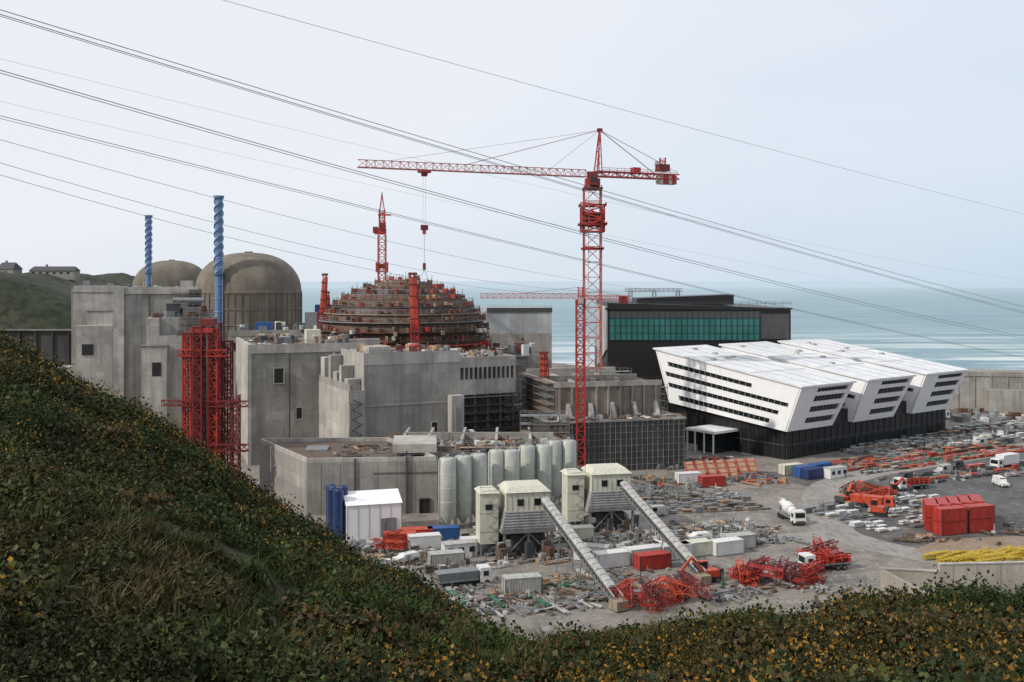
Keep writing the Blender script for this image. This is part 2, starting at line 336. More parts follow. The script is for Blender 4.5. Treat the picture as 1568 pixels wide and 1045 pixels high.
# ------------------------------------------------------------------ domes + stacks
for cx,cy in((-122.4,463),(-219,641)):
    q=MB(); prof=[(24,0),(24,44),(24.3,44.2),(24.3,45.2),(23.9,45.4)]
    for i in range(1,19):
        t=i/18*math.pi/2; prof.append((max(.3,23.9*math.cos(t)**.82),45.4+17.6*math.sin(t)))
    q.lathe(cx,cy,prof,'concrete_dome',64)
    for i in range(48):
        a=i/48*2*math.pi; q.rb(cx+24.1*math.cos(a),cy+24.1*math.sin(a),22,.5,.35,44,'concrete_dome',a)
    for z in (30,37): q.lathe(cx,cy,[(24.35,z),(24.35,z+.5)],'concrete_dome',64,False)
    q.rb(cx,cy,63.2,3,3,.6,'concrete_dark'); 
    smooth_angle(q.obj('reactor_containment_dome'))
for cx,cy,zt in((-129.6,440,87.5),(-219,600,89.4)):
    q=MB(); q.lathe(cx,cy,[(1.7,0),(1.7,zt-16),(1.55,zt)],'stack_blue',16)
    for k in range(3):
        P=None
        for i in range(60):
            z=zt-34+i*.56; a=i*.32+k*2.094; p=(cx+1.95*math.cos(a),cy+1.95*math.sin(a),z)
            if P and z<zt: q.beam(P,p,.45,'stack_pale')
            P=p
    for z in range(30,int(zt-20),6): q.lathe(cx,cy,[(1.95,z),(1.95,z+.4)],'stack_pale',14)
    q.lathe(cx,cy,[(2.6,zt-35),(2.6,zt-34.7)],'dark_steel',12); q.lathe(cx,cy,[(2.4,zt-.9),(2.4,zt)],'stack_blue',12)
    q.beam((cx+1.9,cy-1,20),(cx+1.9,cy-1,zt-1),.35,'stack_pale')
    q.obj('ventilation_stack')
# ------------------------------------------------------------------ concrete blocks left
q=MB().T(-169.8,385,15); q.b(0,15.5,0,15,0,48,'concrete_light'); q.b(-.6,.0,0,15,10,47,'concrete_old'); q.b(6,15.5,-6,-.02,0,38,'concrete_light'); q.b(3,15.5,-12,-6.02,0,33,'concrete_light')
q.b(5,9,-12.3,-12.01,22,26,'black'); q.rail([(0,0),(15,0)],48); q.b(3,5,4,7,48,50,'grey_steel'); q.b(12,14,3,5,48,49,'grey_steel'); q.b(-.1,15.6,-.15,15.1,45.2,45.5,'concrete_dark'); q.b(5.8,15.6,-6.2,-.1,38,38.4,'concrete_dark'); q.obj('concrete_pump_house')
q=MB().T(-132.8,335,15); q.b(0,26,0,14,0,47.5,'concrete_mid'); q.b(-1.2,2.2,-1.2,14.2,0,48,'concrete_light'); q.b(23,27,-.8,8,0,47,'concrete_dark'); q.b(2.2,26,-.5,.0,45.5,47.9,'concrete_light')
q.b(20,24,3,9,47.5,50,'concrete_light'); q.rail([(0,0),(26,0)],48); q.scaffold(18,27,-2.6,-1,38,46); q.clutter(3,23,1,12,47.5,20,['grey_steel','white','dark_steel']); q.b(10,10.3,-.3,0,4,45,'dark_steel'); q.obj('concrete_pump_house')
q=MB().T(-108.7,300,15); q.b(0,18.5,0,25,0,38.8,'concrete_mid'); q.b(-1,2.5,-4,10,0,38.8,'concrete_light'); q.b(2.5,9,-4,-.02,0,33.5,'concrete_light'); q.b(9,14,-2.5,-.02,0,30,'concrete_old')
q.b(-2,5,-9,-4.02,0,30.5,'concrete_light'); q.b(5,16,-7,-4.02,0,26,'concrete_mid'); q.b(1,3.5,-9.1,-8.9,22,26,'black'); q.b(-2.2,5.2,-9.2,-3.9,30.5,30.9,'concrete_dark')
q.b(4,8,4,10,38.8,43,'dark_steel'); q.b(9,14,3,9,38.8,41.5,'concrete_dark'); q.cyl((6,3,44),(15,3,44),.8,'grey_steel'); q.scaffold(8,18,-1.8,-.2,33,39); q.rail([(0,0),(18,0)],38.8)
q.clutter(1,17,1,20,38.8,45,['grey_steel','dark_steel','dark_steel','rust'],.8,3,3); q.obj('concrete_pump_house')
q=MB().T(-70.7,270,20); q.b(0,31,0,40,0,32,'concrete_mid'); q.b(-1,0,-.4,39,0,32.6,'concrete_light'); q.b(0,31,-.4,0,30.2,32.6,'concrete_light'); q.b(4,31,-.2,0,0,14,'concrete_old')
q.rail([(0,0),(31,0)],32.6); q.rebar(0,2,31,2,32,1.6,.7); q.b(16,20,8,12,32,36,'cream'); q.b(9,12,10,14,32,34,'grey_steel'); q.clutter(2,29,2,34,32,130,['grey_steel','white','rust','timber','dark_steel','concrete_dark'],.6,2.5,2.2)
q.opening(6,8.5,22,26,-.4);q.opening(12,13.5,12,15,-.2); q.b(10,10.3,-.9,-.4,4,30,'dark_steel'); q.b(22,22.6,-.9,0,0,30,'concrete_light'); q.scaffold(24,30,-2.2,-.9,0,18,st=2); q.obj('concrete_auxiliary_building')
q=MB().T(-114,400,10); q.b(0,60,0,20,0,29,'concrete_light'); q.b(0,60,-.3,0,27.5,30,'concrete_old'); q.clutter(2,58,0,15,29,90,['grey_steel','white','dark_steel','concrete_dark','cream'],1,4,4); q.b(10,17,4,8,29,33,'blue'); q.b(34,52,6,14,29,40,'blue_dark'); q.b(30,35,3,8,29,37,'grey_steel')
for i in range(14): q.opening(2+i*4,4+i*4,22,25,-.0,'concrete_dark')
q.obj('concrete_auxiliary_building')
q=MB().T(-47,300,14); q.b(0,14,0,20,0,32.7,'concrete_light'); q.rebar(0,0,14,0,32.7,1.5,.6); q.rail([(0,.5),(14,.5)],32.7); q.b(14,60,6,24,0,26,'concrete_mid'); q.clutter(15,58,6,20,26,160,['grey_steel','white','rust','rust','dark_steel','red','grey_lt'],.8,3,4)
for i in range(7): q.scaffold(15+i*6,19+i*6,4,6,20,27+R.uniform(-2,2))
q.obj('concrete_auxiliary_building')
q=MB().T(-40.8,250,26)
q.b(0,4,0,38,0,22,'concrete_light'); q.b(4,30,0,20,0,31,'concrete_mid'); q.b(4,20,20,38,0,27,'concrete_mid')
q.b(-.25,4,-.25,-.001,19,22.3,'concrete_light'); q.b(4,30,-.15,-.001,28.5,31.6,'concrete_light'); q.b(3.7,4,0,20,22,31.6,'concrete_light')
for i,(a,c) in enumerate([(2,5),(8,10),(12,16),(18,20),(24,28),(31,36)]): q.b(.2,3.5,a,c,22,[25,28,26,30,29,27][i],'concrete_light')
q.b(4,20,36,38,27,33,'concrete_light'); q.b(14,20,22,34,27,30.5,'concrete_light')
q.b(.1,.5,0,38,22,23.8,'concrete_old'); q.b(26.5,30,-3,-.2,0,20,'concrete_light'); q.b(27.5,29,-3.2,-2.9,4,17,'concrete_mid')
q.b(6,12,3,8,31,33,'concrete_light'); q.rebar(4,.3,30,.3,31.5,1.2,.6); q.rail([(4,1),(30,1)],31)
q.clutter(5,29,2,18,31,90,['grey_steel','white','rust','timber','red','grey_lt'],.6,2.4,2)
q.clutter(5,19,21,36,27,60,['grey_steel','white','rust','timber','red','grey_lt'],.6,2.4,3)
for k in range(7):
    z=2+k*2.6; q.beam((.5,-.9,z),(3,-.9,z+1.3),.18,'dark_steel'); q.beam((3,-.9,z+1.3),(.5,-.9,z+2.6),.18,'dark_steel')
q.opening(22,23.5,10,13,-.1);q.opening(8,10,6,9,-.1); 
for zz in (9.5,18): q.b(4,30,-.22,-.0,zz,zz+.25,'concrete_light')
for k in range(30): q.b(4.8+(k%10)*2.5,4.95+(k%10)*2.5,-.04,0,4+(k//10)*7.5,4.15+(k//10)*7.5,'black')
q.scaffold(10,20,-1.8,-.5,0,7,st=2)
q.b(30,47,1,20,26.8,29.6,'concrete_light'); q.b(30,47,1,20,19.5,23.6,'concrete_light'); q.b(30,47,3,20,23.6,26.8,'black')
for i in range(13): q.b(30.2+i*1.35,30.7+i*1.35,1,3,23.6,26.8,'concrete_light')
q.b(30,47,8,20,0,19.5,'concrete_dark'); q.b(30,47,1.5,8,9.4,10,'concrete_mid'); q.b(30,47,1.5,8,14.4,14.9,'concrete_mid'); q.b(30,47,1.5,3,0,9.4,'concrete_mid')
for i in range(5): q.b(31+i*3.8,31.6+i*3.8,1.6,2.4,0,19.5,'concrete_mid')
q.scaffold(31,47,-1.2,1.2,4,19,st=1.8,mat='dark_steel'); q.scaffold(47,50,1,14,0,27,st=2); q.rail([(30,1.2),(47,1.2)],29.6)
q.clutter(31,46,2,18,29.6,70,['grey_steel','white','rust','timber','grey_lt'],.6,2.2,1.5); q.rebar(30,3,47,3,29.6,1.5,.5)
q.obj('concrete_fuel_building')
q=MB().T(11.3,262,15)
q.b(0,30,0,1.2,0,23,'concrete_brown'); q.b(0,1.2,1.2,32,0,23,'concrete_light'); q.b(28.8,30,1.2,32,0,22,'concrete_brown'); q.b(1.2,28.8,31,32,0,24,'concrete_light'); q.b(1.2,28.8,1.2,31,0,18.5,'concrete_brown')
for x in (8,15,22): q.b(x,x+.8,1.2,31,18.5,22.6,'concrete_light')
q.b(1.2,28.8,14,14.8,18.5,23.5,'concrete_mid')
q.b(-.2,30.2,-.35,0,21.8,23.2,'concrete_light')
for i in range(9): q.b(1+i*3.4,1.5+i*3.4,-.4,0,14,21.8,'concrete_mid')
for i in range(5):
    x=3+i*6.2; q.hexa([(x,-3,13.3),(x+1,-3,13.3),(x+1,0,13.3),(x,0,13.3),(x,-.5,17.5),(x+1,-.5,17.5),(x+1,0,17.5),(x,0,17.5)],'concrete_light')
q.b(-3,35,-5,34,0,13,'netting'); q.b(-3.2,35.2,-5.2,34.2,13,13.5,'concrete_mid')
for k in range(7): q.b(-3.1,35.1,-5.12,-5.02,1.5+k*1.7,1.6+k*1.7,'scaff')
for i in range(26): q.b(-3+i*1.5,-2.9+i*1.5,-5.2,-5.05,0,13,'scaff')
q.scaffold(-2.2,-.3,0,30,13.5,23,st=2); q.scaffold(30.3,32,0,20,13.5,21,st=2)
q.rebar(0,.6,30,.6,23.2,1.3,.45); q.rebar(0,32,30,32,24,1.3,.5); q.rail([(-3,-5),(35,-5)],13.5)
q.clutter(-2,34,-4.5,-1,13.5,50,['timber','grey_steel','rust','white'],.4,1.6,1.2); q.clutter(2,28,2,30,18.5,130,['timber','grey_steel','rust','white','red','brown'],.5,2.2,3.5)
q.scaffold(8,24,6,9,18.5,25,st=2.4); q.obj('concrete_building_shell')
q=MB(); P=[(-43.7,212),(-16,214.5),(-30,241),(-60.6,239)]; q.prism(P,0,11.2,'concrete_mid','brown')
for i in range(4):
    a=P[i];c=P[(i+1)%4]; L=math.hypot(c[0]-a[0],c[1]-a[1]); q.T(a[0],a[1],math.degrees(math.atan2(c[1]-a[1],c[0]-a[0]))); q.b(-.02,L+.02,-.02,.5,11.2,12.1,'concrete_light'); q.T()
q.T(-43.7,212,5.2); q.b(10,10.25,-.3,-.0,0,12,'dark_steel'); q.b(21,21.3,-.5,-.1,0,13.5,'dark_steel'); q.opening(24,26,0,3,0,'dark_steel'); q.b(14,28,-.15,-.0,8.6,8.9,'concrete_dark'); q.rail([(12,.2),(28,.2)],12.1)
for i in range(6): q.b(3+i*4,3.08+i*4,-.04,0,0,11,'concrete_dark')
q.b(18,27.7,5,18,12.1,14,'concrete_light'); q.b(-2,3,14,20,11.2,11.6,'grey_steel'); q.clutter(5,26,2,22,11.2,60,['timber','grey_steel','brown','concrete_dark'],.4,1.6,.6); q.obj('concrete_workshop_building')
q=MB(); q.prism([(-26,222),(12,229),(14,252),(-34,250)],0,11,'concrete_dark','brown'); q.clutter(-28,12,228,250,11,300,['timber','rust','brown','grey_steel','white','concrete_light','concrete_dark'],.5,2.5,1.4)
for x in(-26,-20,-12,-4,4): q.b(x,x+.6,231,250,11,13.2,'concrete_light')
q.b(-26,10,240,240.7,11,13.4,'concrete_mid'); q.scaffold(-12,8,226,228,3,12,st=2); q.scaffold(2,14,242,246,11,17,st=2.2); q.rail([(-26,222.5),(12,229.5)],11); q.obj('foundation_slab_works')
# ------------------------------------------------------------------ reactor dome under construction
q=MB(); cx,cy=-35.5,326
q.lathe(cx,cy,[(27,0),(27,30)],'concrete_brown',64)
tiers=[(28,28.5,31.5,'concrete_brown'),(28,31.5,34.3,'brown'),(28,34.3,37.2,'brown'),(27,37.2,39.6,'brown'),(25.2,39.6,41.8,'dark_steel'),(23,41.8,43.8,'brown'),(20.2,43.8,45.6,'brown'),(17,45.6,47.2,'dark_steel'),(13.4,47.2,48.5,'brown'),(9.5,48.5,49.6,'brown'),(5.5,49.6,50.4,'brown')]
pal=['rust','red_dark','scaff','rust','dark_steel','brown','scaff']
for r,z0,z1,mt in tiers:
    q.lathe(cx,cy,[(r-1.3,z0),(r-2.2,z1)],mt,56); q.lathe(cx,cy,[(r+.35,z0-.14),(r+.35,z0+.14)],R.choice(['rust','tan','brown','scaff']),56)
    n=int(r*3)
    for i in range(n):
        a=2*math.pi*i/n; c,sn=math.cos(a),math.sin(a)
        q.beam((cx+r*c,cy+r*sn,z0),(cx+(r-.3)*c,cy+(r-.3)*sn,z0+1.3+R.uniform(0,1.4)),.15,R.choice(pal))
        a2=2*math.pi*(i+1)/n
        for hh in(.6,1.2):
            q.beam((cx+r*c,cy+r*sn,z0+hh),(cx+r*math.cos(a2),cy+r*math.sin(a2),z0+hh),.12,R.choice(['scaff','rust','red_dark','red','rust','scaff']))
        if R.random()<.5: q.rb(cx+(r-.9)*c,cy+(r-.9)*sn,z0+R.uniform(.4,1.2),1.7,.8,R.uniform(.6,1.8),R.choice(['timber','tan','rust','red','concrete_brown','dark_steel','brown','rust']),a)
for zz,mm in((26.4,'red'),(24.2,'grey_lt'),(30,'red')): q.lathe(cx,cy,[(28.9,zz),(28.9,zz+.4)],mm,56)
for i in range(80):
    a=2*math.pi*i/80; q.beam((cx+28.8*math.cos(a),cy+28.8*math.sin(a),18),(cx+28.8*math.cos(a),cy+28.8*math.sin(a),31+R.uniform(-2,1)),.2,R.choice(['red','red_dark','scaff','scaff']))
for i in range(46):
    a=R.uniform(math.pi,2*math.pi); r=R.uniform(27.5,29.5); z=R.uniform(24,36); q.rb(cx+r*math.cos(a),cy+r*math.sin(a),z,2.4,1,1.2,R.choice(['red','timber','tan','grey_lt','rust','concrete_light']),a)
for i in range(24):
    a=R.uniform(0,6.28); r=R.uniform(3,22); q.beam((cx+r*math.cos(a),cy+r*math.sin(a),44),(cx+r*math.cos(a),cy+r*math.sin(a),51.5-r*r*.015+R.uniform(0,2)),.14,R.choice(pal))
q.obj('reactor_dome_under_construction')
# ------------------------------------------------------------------ turbine hall
q=MB().T(34.5,360,-1)
q.hexa([(0,0,0),(66,0,0),(66,60,0),(0,60,0),(0,0,42),(66,0,40),(66,60,40),(0,60,42)],'black_clad')
q.hexa([(-.6,0,25),(-.01,0,25),(-.01,60,12),(-.6,60,12),(-.6,0,40.5),(-.01,0,40.5),(-.01,60,40.5),(-.6,60,40.5)],'panel_grey')
q.b(.6,55,-.25,-.01,28.5,39,'glass_teal')
for i in range(28): q.b(.6+i*2,.72+i*2,-.45,-.25,28.5,39,'black_clad')
for k in range(4): q.b(.6,55,-.42,-.26,28.5+k*2.6,28.6+k*2.6,'dark_steel')
q.b(.6,55,-.4,-.26,36.6,39,'dark_steel')
q.b(55.3,65.3,-.25,-.01,29,38,'slate'); q.b(-.8,66.4,-.9,0,39.6,40.2,'black_clad')
q.hexa([(12,12,41),(48,12,41),(48,30,41),(12,30,41),(12,12,43.4),(48,12,44.8),(48,30,44.8),(12,30,43.4)],'black_clad'); q.rail([(0,0),(66,0)],41.0,'dark_steel',1.3,3,.14)
q.obj('turbine_hall')
q=MB().T(-10,395,6); q.b(0,26,0,30,0,39,'panel_grey'); q.b(-14,0,6,30,0,36,'concrete_light'); q.b(0,26,-.3,0,0,29,'concrete_mid'); q.b(0,26.2,-.4,-.02,37.5,39.2,'dark_steel'); q.rail([(0,0),(26,0)],39); q.obj('switchgear_building')
q=MB().T(28,303,10)
q.b(-12,11,0,14,0,15,'concrete_dark'); q.scaffold(-10,11,-2,0,0,16); q.clutter(-12,10,0,13,15,70,['grey_steel','white','rust','red','timber'],.8,3,3); q.b(2,9,4,10,15,19,'grey_lt'); q.obj('concrete_gallery')
# ------------------------------------------------------------------ office building
q=MB().T(77,274,37)
Ltop=lambda y:21.2+y*.132
def wing(x0,w):
    yb0,yb1,yt0,yt1=2,46,-3,52; zb=lambda y:8+y*.085; TP=3.2
    def S(s_,t_,x):
        ya=yb0+(yb1-yb0)*s_;yt=yt0+(yt1-yt0)*s_; y=ya+(yt-ya)*t_; z=zb(ya)+(Ltop(yt)-zb(ya))*t_
        if x>x0+w*.5: x=x-TP*(1-t_)
        return (x,y,z)
    def slab(s0,s1,t0,t1,xa,xb,mat):
        q.hexa([S(s0,t0,xa),S(s0,t0,xb),S(s1,t0,xb),S(s1,t0,xa),S(s0,t1,xa),S(s0,t1,xb),S(s1,t1,xb),S(s1,t1,xa)],mat)
    slab(.012,.988,.012,.985,x0+.45,x0+w-.45,'glass_dark')
    T=[(0,.09),(.19,.31),(.40,.52),(.61,.73),(.82,1.0)]
    for xa,xb in((x0,x0+.44),(x0+w-.44,x0+w)):
        for t0,t1 in T: slab(.04,.97,t0,t1,xa,xb,'white_clad')
        slab(0,.04,0,1,xa,xb,'white_clad'); slab(.97,1,0,1,xa,xb,'white_clad')
        slab(.04,.14,.09,.19,xa,xb,'white_clad'); slab(.9,.97,.09,.19,xa,xb,'white_clad'); slab(.04,.09,.31,.4,xa,xb,'white_clad'); slab(.93,.97,.73,.82,xa,xb,'white_clad'); slab(.04,.3,.73,.82,xa,xb,'white_clad')
        for k in range(22):
            s0=.05+k*.042
            for a,c in zip(T,T[1:]): slab(s0,s0+.004,a[1],c[0],xa+.2,xb-.1,'grey_steel')
    def E(a,t_,y_off,s_):
        X,y,z=S(s_,t_,0); return (x0+w*a-TP*(1-t_)*a,y+y_off,z)
    def es(a0,a1,t0,t1,o0,o1,s_,mat):
        q.hexa([E(a0,t0,o0,s_),E(a1,t0,o0,s_),E(a1,t0,o1,s_),E(a0,t0,o1,s_),E(a0,t1,o0,s_),E(a1,t1,o0,s_),E(a1,t1,o1,s_),E(a0,t1,o1,s_)],mat)
    for s_,o0,o1 in((0,-.35,.35),(1,-.35,.35)):
        for t0,t1 in [(0,.14),(.27,.40),(.53,.64),(.77,.86)]: es(.32,.93,t0,t1,o0,o1,s_,'white_clad')
        es(.32,.93,.95,1,o0,o1,s_,'white_clad'); es(0,.32,0,1,o0,o1,s_,'white_clad'); es(.93,1,0,1,o0,o1,s_,'white_clad')
        for k in range(9): es(.34+k*.066,.345+k*.066,0.1,.95,-.15,.2,s_,'grey_steel')
    z=Ltop
    def slabroof(xa,xb,ya,yb,h0,h1,mat): q.hexa([(xa,ya,z(ya)+h0),(xb,ya,z(ya)+h0),(xb,yb,z(yb)+h0),(xa,yb,z(yb)+h0),(xa,ya,z(ya)+h1),(xb,ya,z(ya)+h1),(xb,yb,z(yb)+h1),(xa,yb,z(yb)+h1)],mat)
    slabroof(x0-.5,x0+w+.5,-3.8,53,0.01,.5,'white_roof')
    for k in range(1,4): slabroof(x0+w*k/4,x0+w*k/4+.25,-3.6,52.8,.5,.58,'grey_lt')
    for yy in (14,31): slabroof(x0-.4,x0+w+.4,yy,yy+.25,.5,.57,'grey_lt')
    for k in range(5):
        xx=x0+R.uniform(3,w-4);yy=R.uniform(15,48); slabroof(xx,xx+R.uniform(1,2),yy,yy+1.2,.5,1.0,'grey_lt')
for i in range(3): wing(31*i,24)
for i in (0,1):
    x=31*i+24; z=lambda y:Ltop(y)-2
    q.hexa([(x,6,0),(x+7,6,0),(x+7,50,0),(x,50,0),(x,6,z(6)),(x+7,6,z(6)),(x+7,50,z(50)),(x,50,z(50))],'black_clad')
    q.hexa([(x,14,z(14)+.02),(x+7,14,z(14)+.02),(x+7,51,z(51)+.02),(x,51,z(51)+.02),(x,14,z(14)+.5),(x+7,14,z(14)+.5),(x+7,51,z(51)+.5),(x,51,z(51)+.5)],'grey_lt')
    for k in range(4): q.b(x+.2,x+6.8,5.7,5.99,8+k*3,9.2+k*3,'white_clad')
q.b(1.5,85,3.5,45,0,12,'black_clad')
for i in range(28): q.b(2+i*3,2.12+i*3,3.3,3.5,0,8,'dark_steel')
for i in range(14): q.b(1.3,1.5,4+i*3,4.12+i*3,0,9,'dark_steel')
q.b(1.3,85.2,3.3,45.2,3.9,4.1,'slate')
for i in range(24): 
    if R.random()<.6: q.b(2.4+i*3.4,4.6+i*3.4,3.38,3.5,1,3.2,'glass_dark')
q.b(-9,1.4,20,31,6,6.7,'white_clad')
for y in (20.5,24,27.5,30.5): q.b(-8.8,-8.4,y,y+.35,0,6,'white')
q.b(-6,1.4,22,29,0,5.5,'glass_dark')
q.obj('office_building')
q=MB().T(172,392,-12); q.b(0,120,0,16,0,14,'concrete_mid'); q.b(-.3,120.3,-.3,0,12.6,14.4,'concrete_old'); q.b(12,120,-8,-.02,0,8,'concrete_old')
for i in range(18): q.b(3+i*6,3.5+i*6,-.4,0,0,12.6,'concrete_mid')
q.rail([(0,0),(120,0)],14.4); q.obj('seawall_building')
q=MB().T(150,352,-8); q.clutter(0,60,0,26,0,170,['grey_lt','white','grey_steel','cream','rust','concrete_dark'],1.2,4,3); q.obj('storage_yard_materials')
# ------------------------------------------------------------------ cranes
q=MB(); cx,cy=23,285
q.lattice((cx,cy,12),(cx,cy,77),4.8,4.4,.36,'red_faded_haze',t2=.2)
q.beam((cx-1.2,cy-2,12),(cx-1.2,cy-2,77),.25,'white')
for z0,z1,w in((64,71,6.4),(71.4,72,7.2),(66,66.4,7.6),(59,59.4,5.8)):
    q.lattice((cx,cy,z0),(cx,cy,z1),w,1.7,.36,'red',t2=.36)
q.rb(cx,cy,68,4.2,4.2,3,'red_dark'); q.rb(cx,cy,78,4.2,4.2,2.2,'red'); q.rb(cx,cy,76.2,5.6,5.6,.5,'red_dark'); q.rb(cx,cy-3.2,78.2,2,2.4,2.4,'red_dark'); q.rb(cx,cy-4.45,78.5,1.7,.1,1.4,'glass_dark'); q.rb(cx,cy,80,3,3,2.2,'red_dark')
J=Vector((-63,-25,0)).normalized(); C=Vector((cx,cy,80.6))
tip=C+J*68; q.lattice(C+J*2,tip,2.0,2.3,.2,'red_faded_haze',h=2.0,tri=True,t2=.12)  # jib in pale red: haze over it is put into the colour
for i in range(0,30,2): q.rb(*(C+J*(6+i*2.1)-Vector((0,0,1.1))),.5,.5,.3,'white')
ct=C-J*28; q.lattice(C-J*1,ct,2.4,2.4,.32,'red',h=1.4,t2=.2); q.rail([tuple((C-J*3)[:2]),tuple(ct[:2])],81.3,'red',1.2,2.4,.12)
a=math.atan2(J.y,J.x)
for k in range(4): p=C-J*(22+k*1.5); q.rb(p.x,p.y,79.7,1.2,2.4,2.6,'red' if k%2 else 'concrete_light',a)
p=C-J*23; q.rb(p.x,p.y,83.2,3.6,2.4,2.0,'red_dark',a); q.lattice((p.x,p.y,84.2),(p.x,p.y,86.2),1.6,1,.22,'red'); q.rb(p.x-2,p.y,84.6,1.2,1.2,1.0,'white',a); p=C-J*14; q.rb(p.x,p.y,82.2,2.4,2,1.4,'red',a)
apex=C+Vector((2.2,1,12.6))
for dx in(-1,1):
    sd=Vector((-J.y,J.x,0))*dx; q.beam(C+sd-J*1,apex+sd*.3,.36,'red'); q.beam(C+sd-J*2.6,apex+sd*.3,.28,'red')
for k in range(6): q.beam(C+Vector((2.2,1,12.6))*(k/6)-J*(1-k/6),C+Vector((2.2,1,12.6))*((k+.5)/6)-J*(2.6*(1-(k+.5)/6)),.2,'red')
q.rb(apex.x,apex.y,apex.z,1.4,.9,1.0,'red_dark',a)
for dd,t in((38,.16),(60,.08),(13,.08)): q.beam(apex,C+J*dd+Vector((0,0,1)),t,'red_faded_haze')
q.beam(apex,C-J*20+Vector((0,0,1)),.16,'red_dark'); q.beam(apex,C-J*26+Vector((0,0,2.5)),.12,'red_dark')
tr=C+J*50; q.rb(tr.x,tr.y,79.2,3.2,2.2,.7,'red',a); q.rb(tr.x,tr.y,78.4,1.4,1.4,.9,'red_dark',a)
for o in(-.35,.35): q.beam((tr.x+o,tr.y,78.6),(tr.x+o,tr.y,65),.05,'grey_steel')
q.rb(tr.x,tr.y,64.2,1.9,.8,1.4,'red_dark',a); q.rb(tr.x,tr.y,63,.9,.6,1.2,'red'); q.beam((tr.x,tr.y,62.4),(tr.x,tr.y,54.5),.08,'dark_steel'); q.rb(tr.x,tr.y,53.8,.8,.6,1.8,'red_dark'); q.beam((tr.x,tr.y,53),(tr.x-.8,tr.y,51),.1,'dark_steel');q.beam((tr.x,tr.y,53),(tr.x+.8,tr.y,51),.1,'dark_steel')
q.obj('tower_crane')
q=MB(); cx,cy=17.8,259
q.lattice((cx,cy,0),(cx,cy,44),2.1,2.2,.42,'red',t2=.24); q.rb(cx,cy,1,5,5,2,'concrete_light'); q.rb(cx,cy,44.4,2.6,2.6,1.4,'red'); q.lattice((cx-26,cy+3,46),(cx,cy,46),1.3,1.8,.15,'red_faded_haze',h=1.2,tri=True,t2=.1); q.lattice((cx,cy,45.6),(cx+13,cy-1.5,45.6),1.5,2,.2,'red',h=.9,t2=.13)
q.rb(cx+11,cy-1.3,45,2.2,1.8,1.8,'red_dark'); q.rb(cx,cy-1.8,44.8,1.2,1.3,1.5,'grey_lt'); q.lattice((cx,cy,45),(cx,cy,48.3),1.1,1.2,.2,'red'); q.beam((cx,cy,48.3),(cx-16,cy+2,46.6),.08,'red_dark'); q.beam((cx,cy,48.3),(cx+11,cy-1.3,46),.08,'red_dark'); q.beam((cx-15,cy+1.8,45.5),(cx-15,cy+1.8,35),.05,'dark_steel'); q.rb(cx-15,cy+1.8,34.6,.7,.5,1,'red_dark'); q.obj('tower_crane')
q=MB(); cx,cy=-45.7,350
q.lattice((cx,cy,10),(cx,cy,66),2.5,2.6,.38,'red_faded_haze',t2=.22); q.lattice((cx,cy,53),(cx,cy,56.5),3.6,1.6,.36,'red'); q.rb(cx,cy,55,2.2,2.2,1.4,'red_dark')
q.rb(cx,cy,67.2,2.8,2.8,2.0,'red'); q.rb(cx-2.3,cy,67.8,1.6,1.8,2.2,'red_dark'); q.lattice((cx,cy,68),(cx,cy,75),1.8,1.5,.32,'red'); q.beam((cx-.8,cy,75),(cx,cy,80.5),.3,'red');q.beam((cx+.8,cy,75),(cx,cy,80.5),.3,'red');q.beam((cx,cy,79),(cx,cy,81),.35,'red_dark')
q.lattice((cx,cy+1,69.5),(cx-9,cy+52,69.5),1.6,2.4,.22,'red',h=1.6,tri=True); q.lattice((cx,cy-1,69),(cx+2.4,cy-16,69),1.8,2.4,.28,'red',h=1.0); q.rb(cx+2.2,cy-15,67.8,2,1.8,2.0,'red_dark'); q.rb(cx+1,cy-1,73,4.6,.6,.5,'red'); q.beam((cx,cy,80),(cx-6,cy+36,70.5),.1,'red_dark'); q.beam((cx,cy,80),(cx+2.2,cy-15,69.8),.1,'red_dark'); q.obj('tower_crane')
def boom(px,py,z0,z1,lean,w=1.7):
    q=MB(); q.lattice((px,py,z0),(px,py,z0+(z1-z0)*.5),w,1.6,.34,'red'); zs=z0+(z1-z0)*.4
    for sgn in(-1,1):
        o=sgn*w*.3; q.hexa([(px+o-w*.26,py-.6,zs),(px+o+w*.26,py-.6,zs),(px+o+w*.26,py+.6,zs),(px+o-w*.26,py+.6,zs),(px+lean+o-w*.24,py-.4,z1-R.uniform(0,2)),(px+lean+o+w*.24,py-.4,z1-1),(px+lean+o+w*.24,py+.4,z1-1),(px+lean+o-w*.24,py+.4,z1)],'orange_red' if sgn<0 else 'red')
    n=5
    for k in range(n): z=zs+(z1-zs)*k/n; q.rb(px+lean*k/n,py,z+.3,w*1.15,1.4,.3,'red_dark')
    q.beam((px+w*.8,py,zs),(px+lean+w*.5,py,z1-1),.25,'red_dark'); q.rb(px+lean,py,z1,w*1.2,1.0,.8,'red_dark'); q.rb(px,py,zs,w*1.5,w*1.5,.6,'red_dark'); q.obj('concrete_placing_boom')
boom(-28.5,292,24,52,-.6,2.1); boom(-63,330,28,52,1.0,1.6); boom(8.6,275,16,30,.2,2.0)
boom(-61.5,334,28,46,-.3,1.0)
q=MB()
for (x,y,zt) in((-74.5,229,38),(-71.5,227,39.5),(-68.3,228,39),(-66,231,36),(-73,233,39),(-69.5,234,40)):
    q.lattice((x,y,0),(x,y,zt),1.9,1.9,.34,R.choice(['red_dark','red_dark','red']),t2=.2); q.rb(x,y,zt,2.3,2.3,.4,'red_dark'); q.beam((x,y,0),(x,y,zt-1),.3,'red_dark')
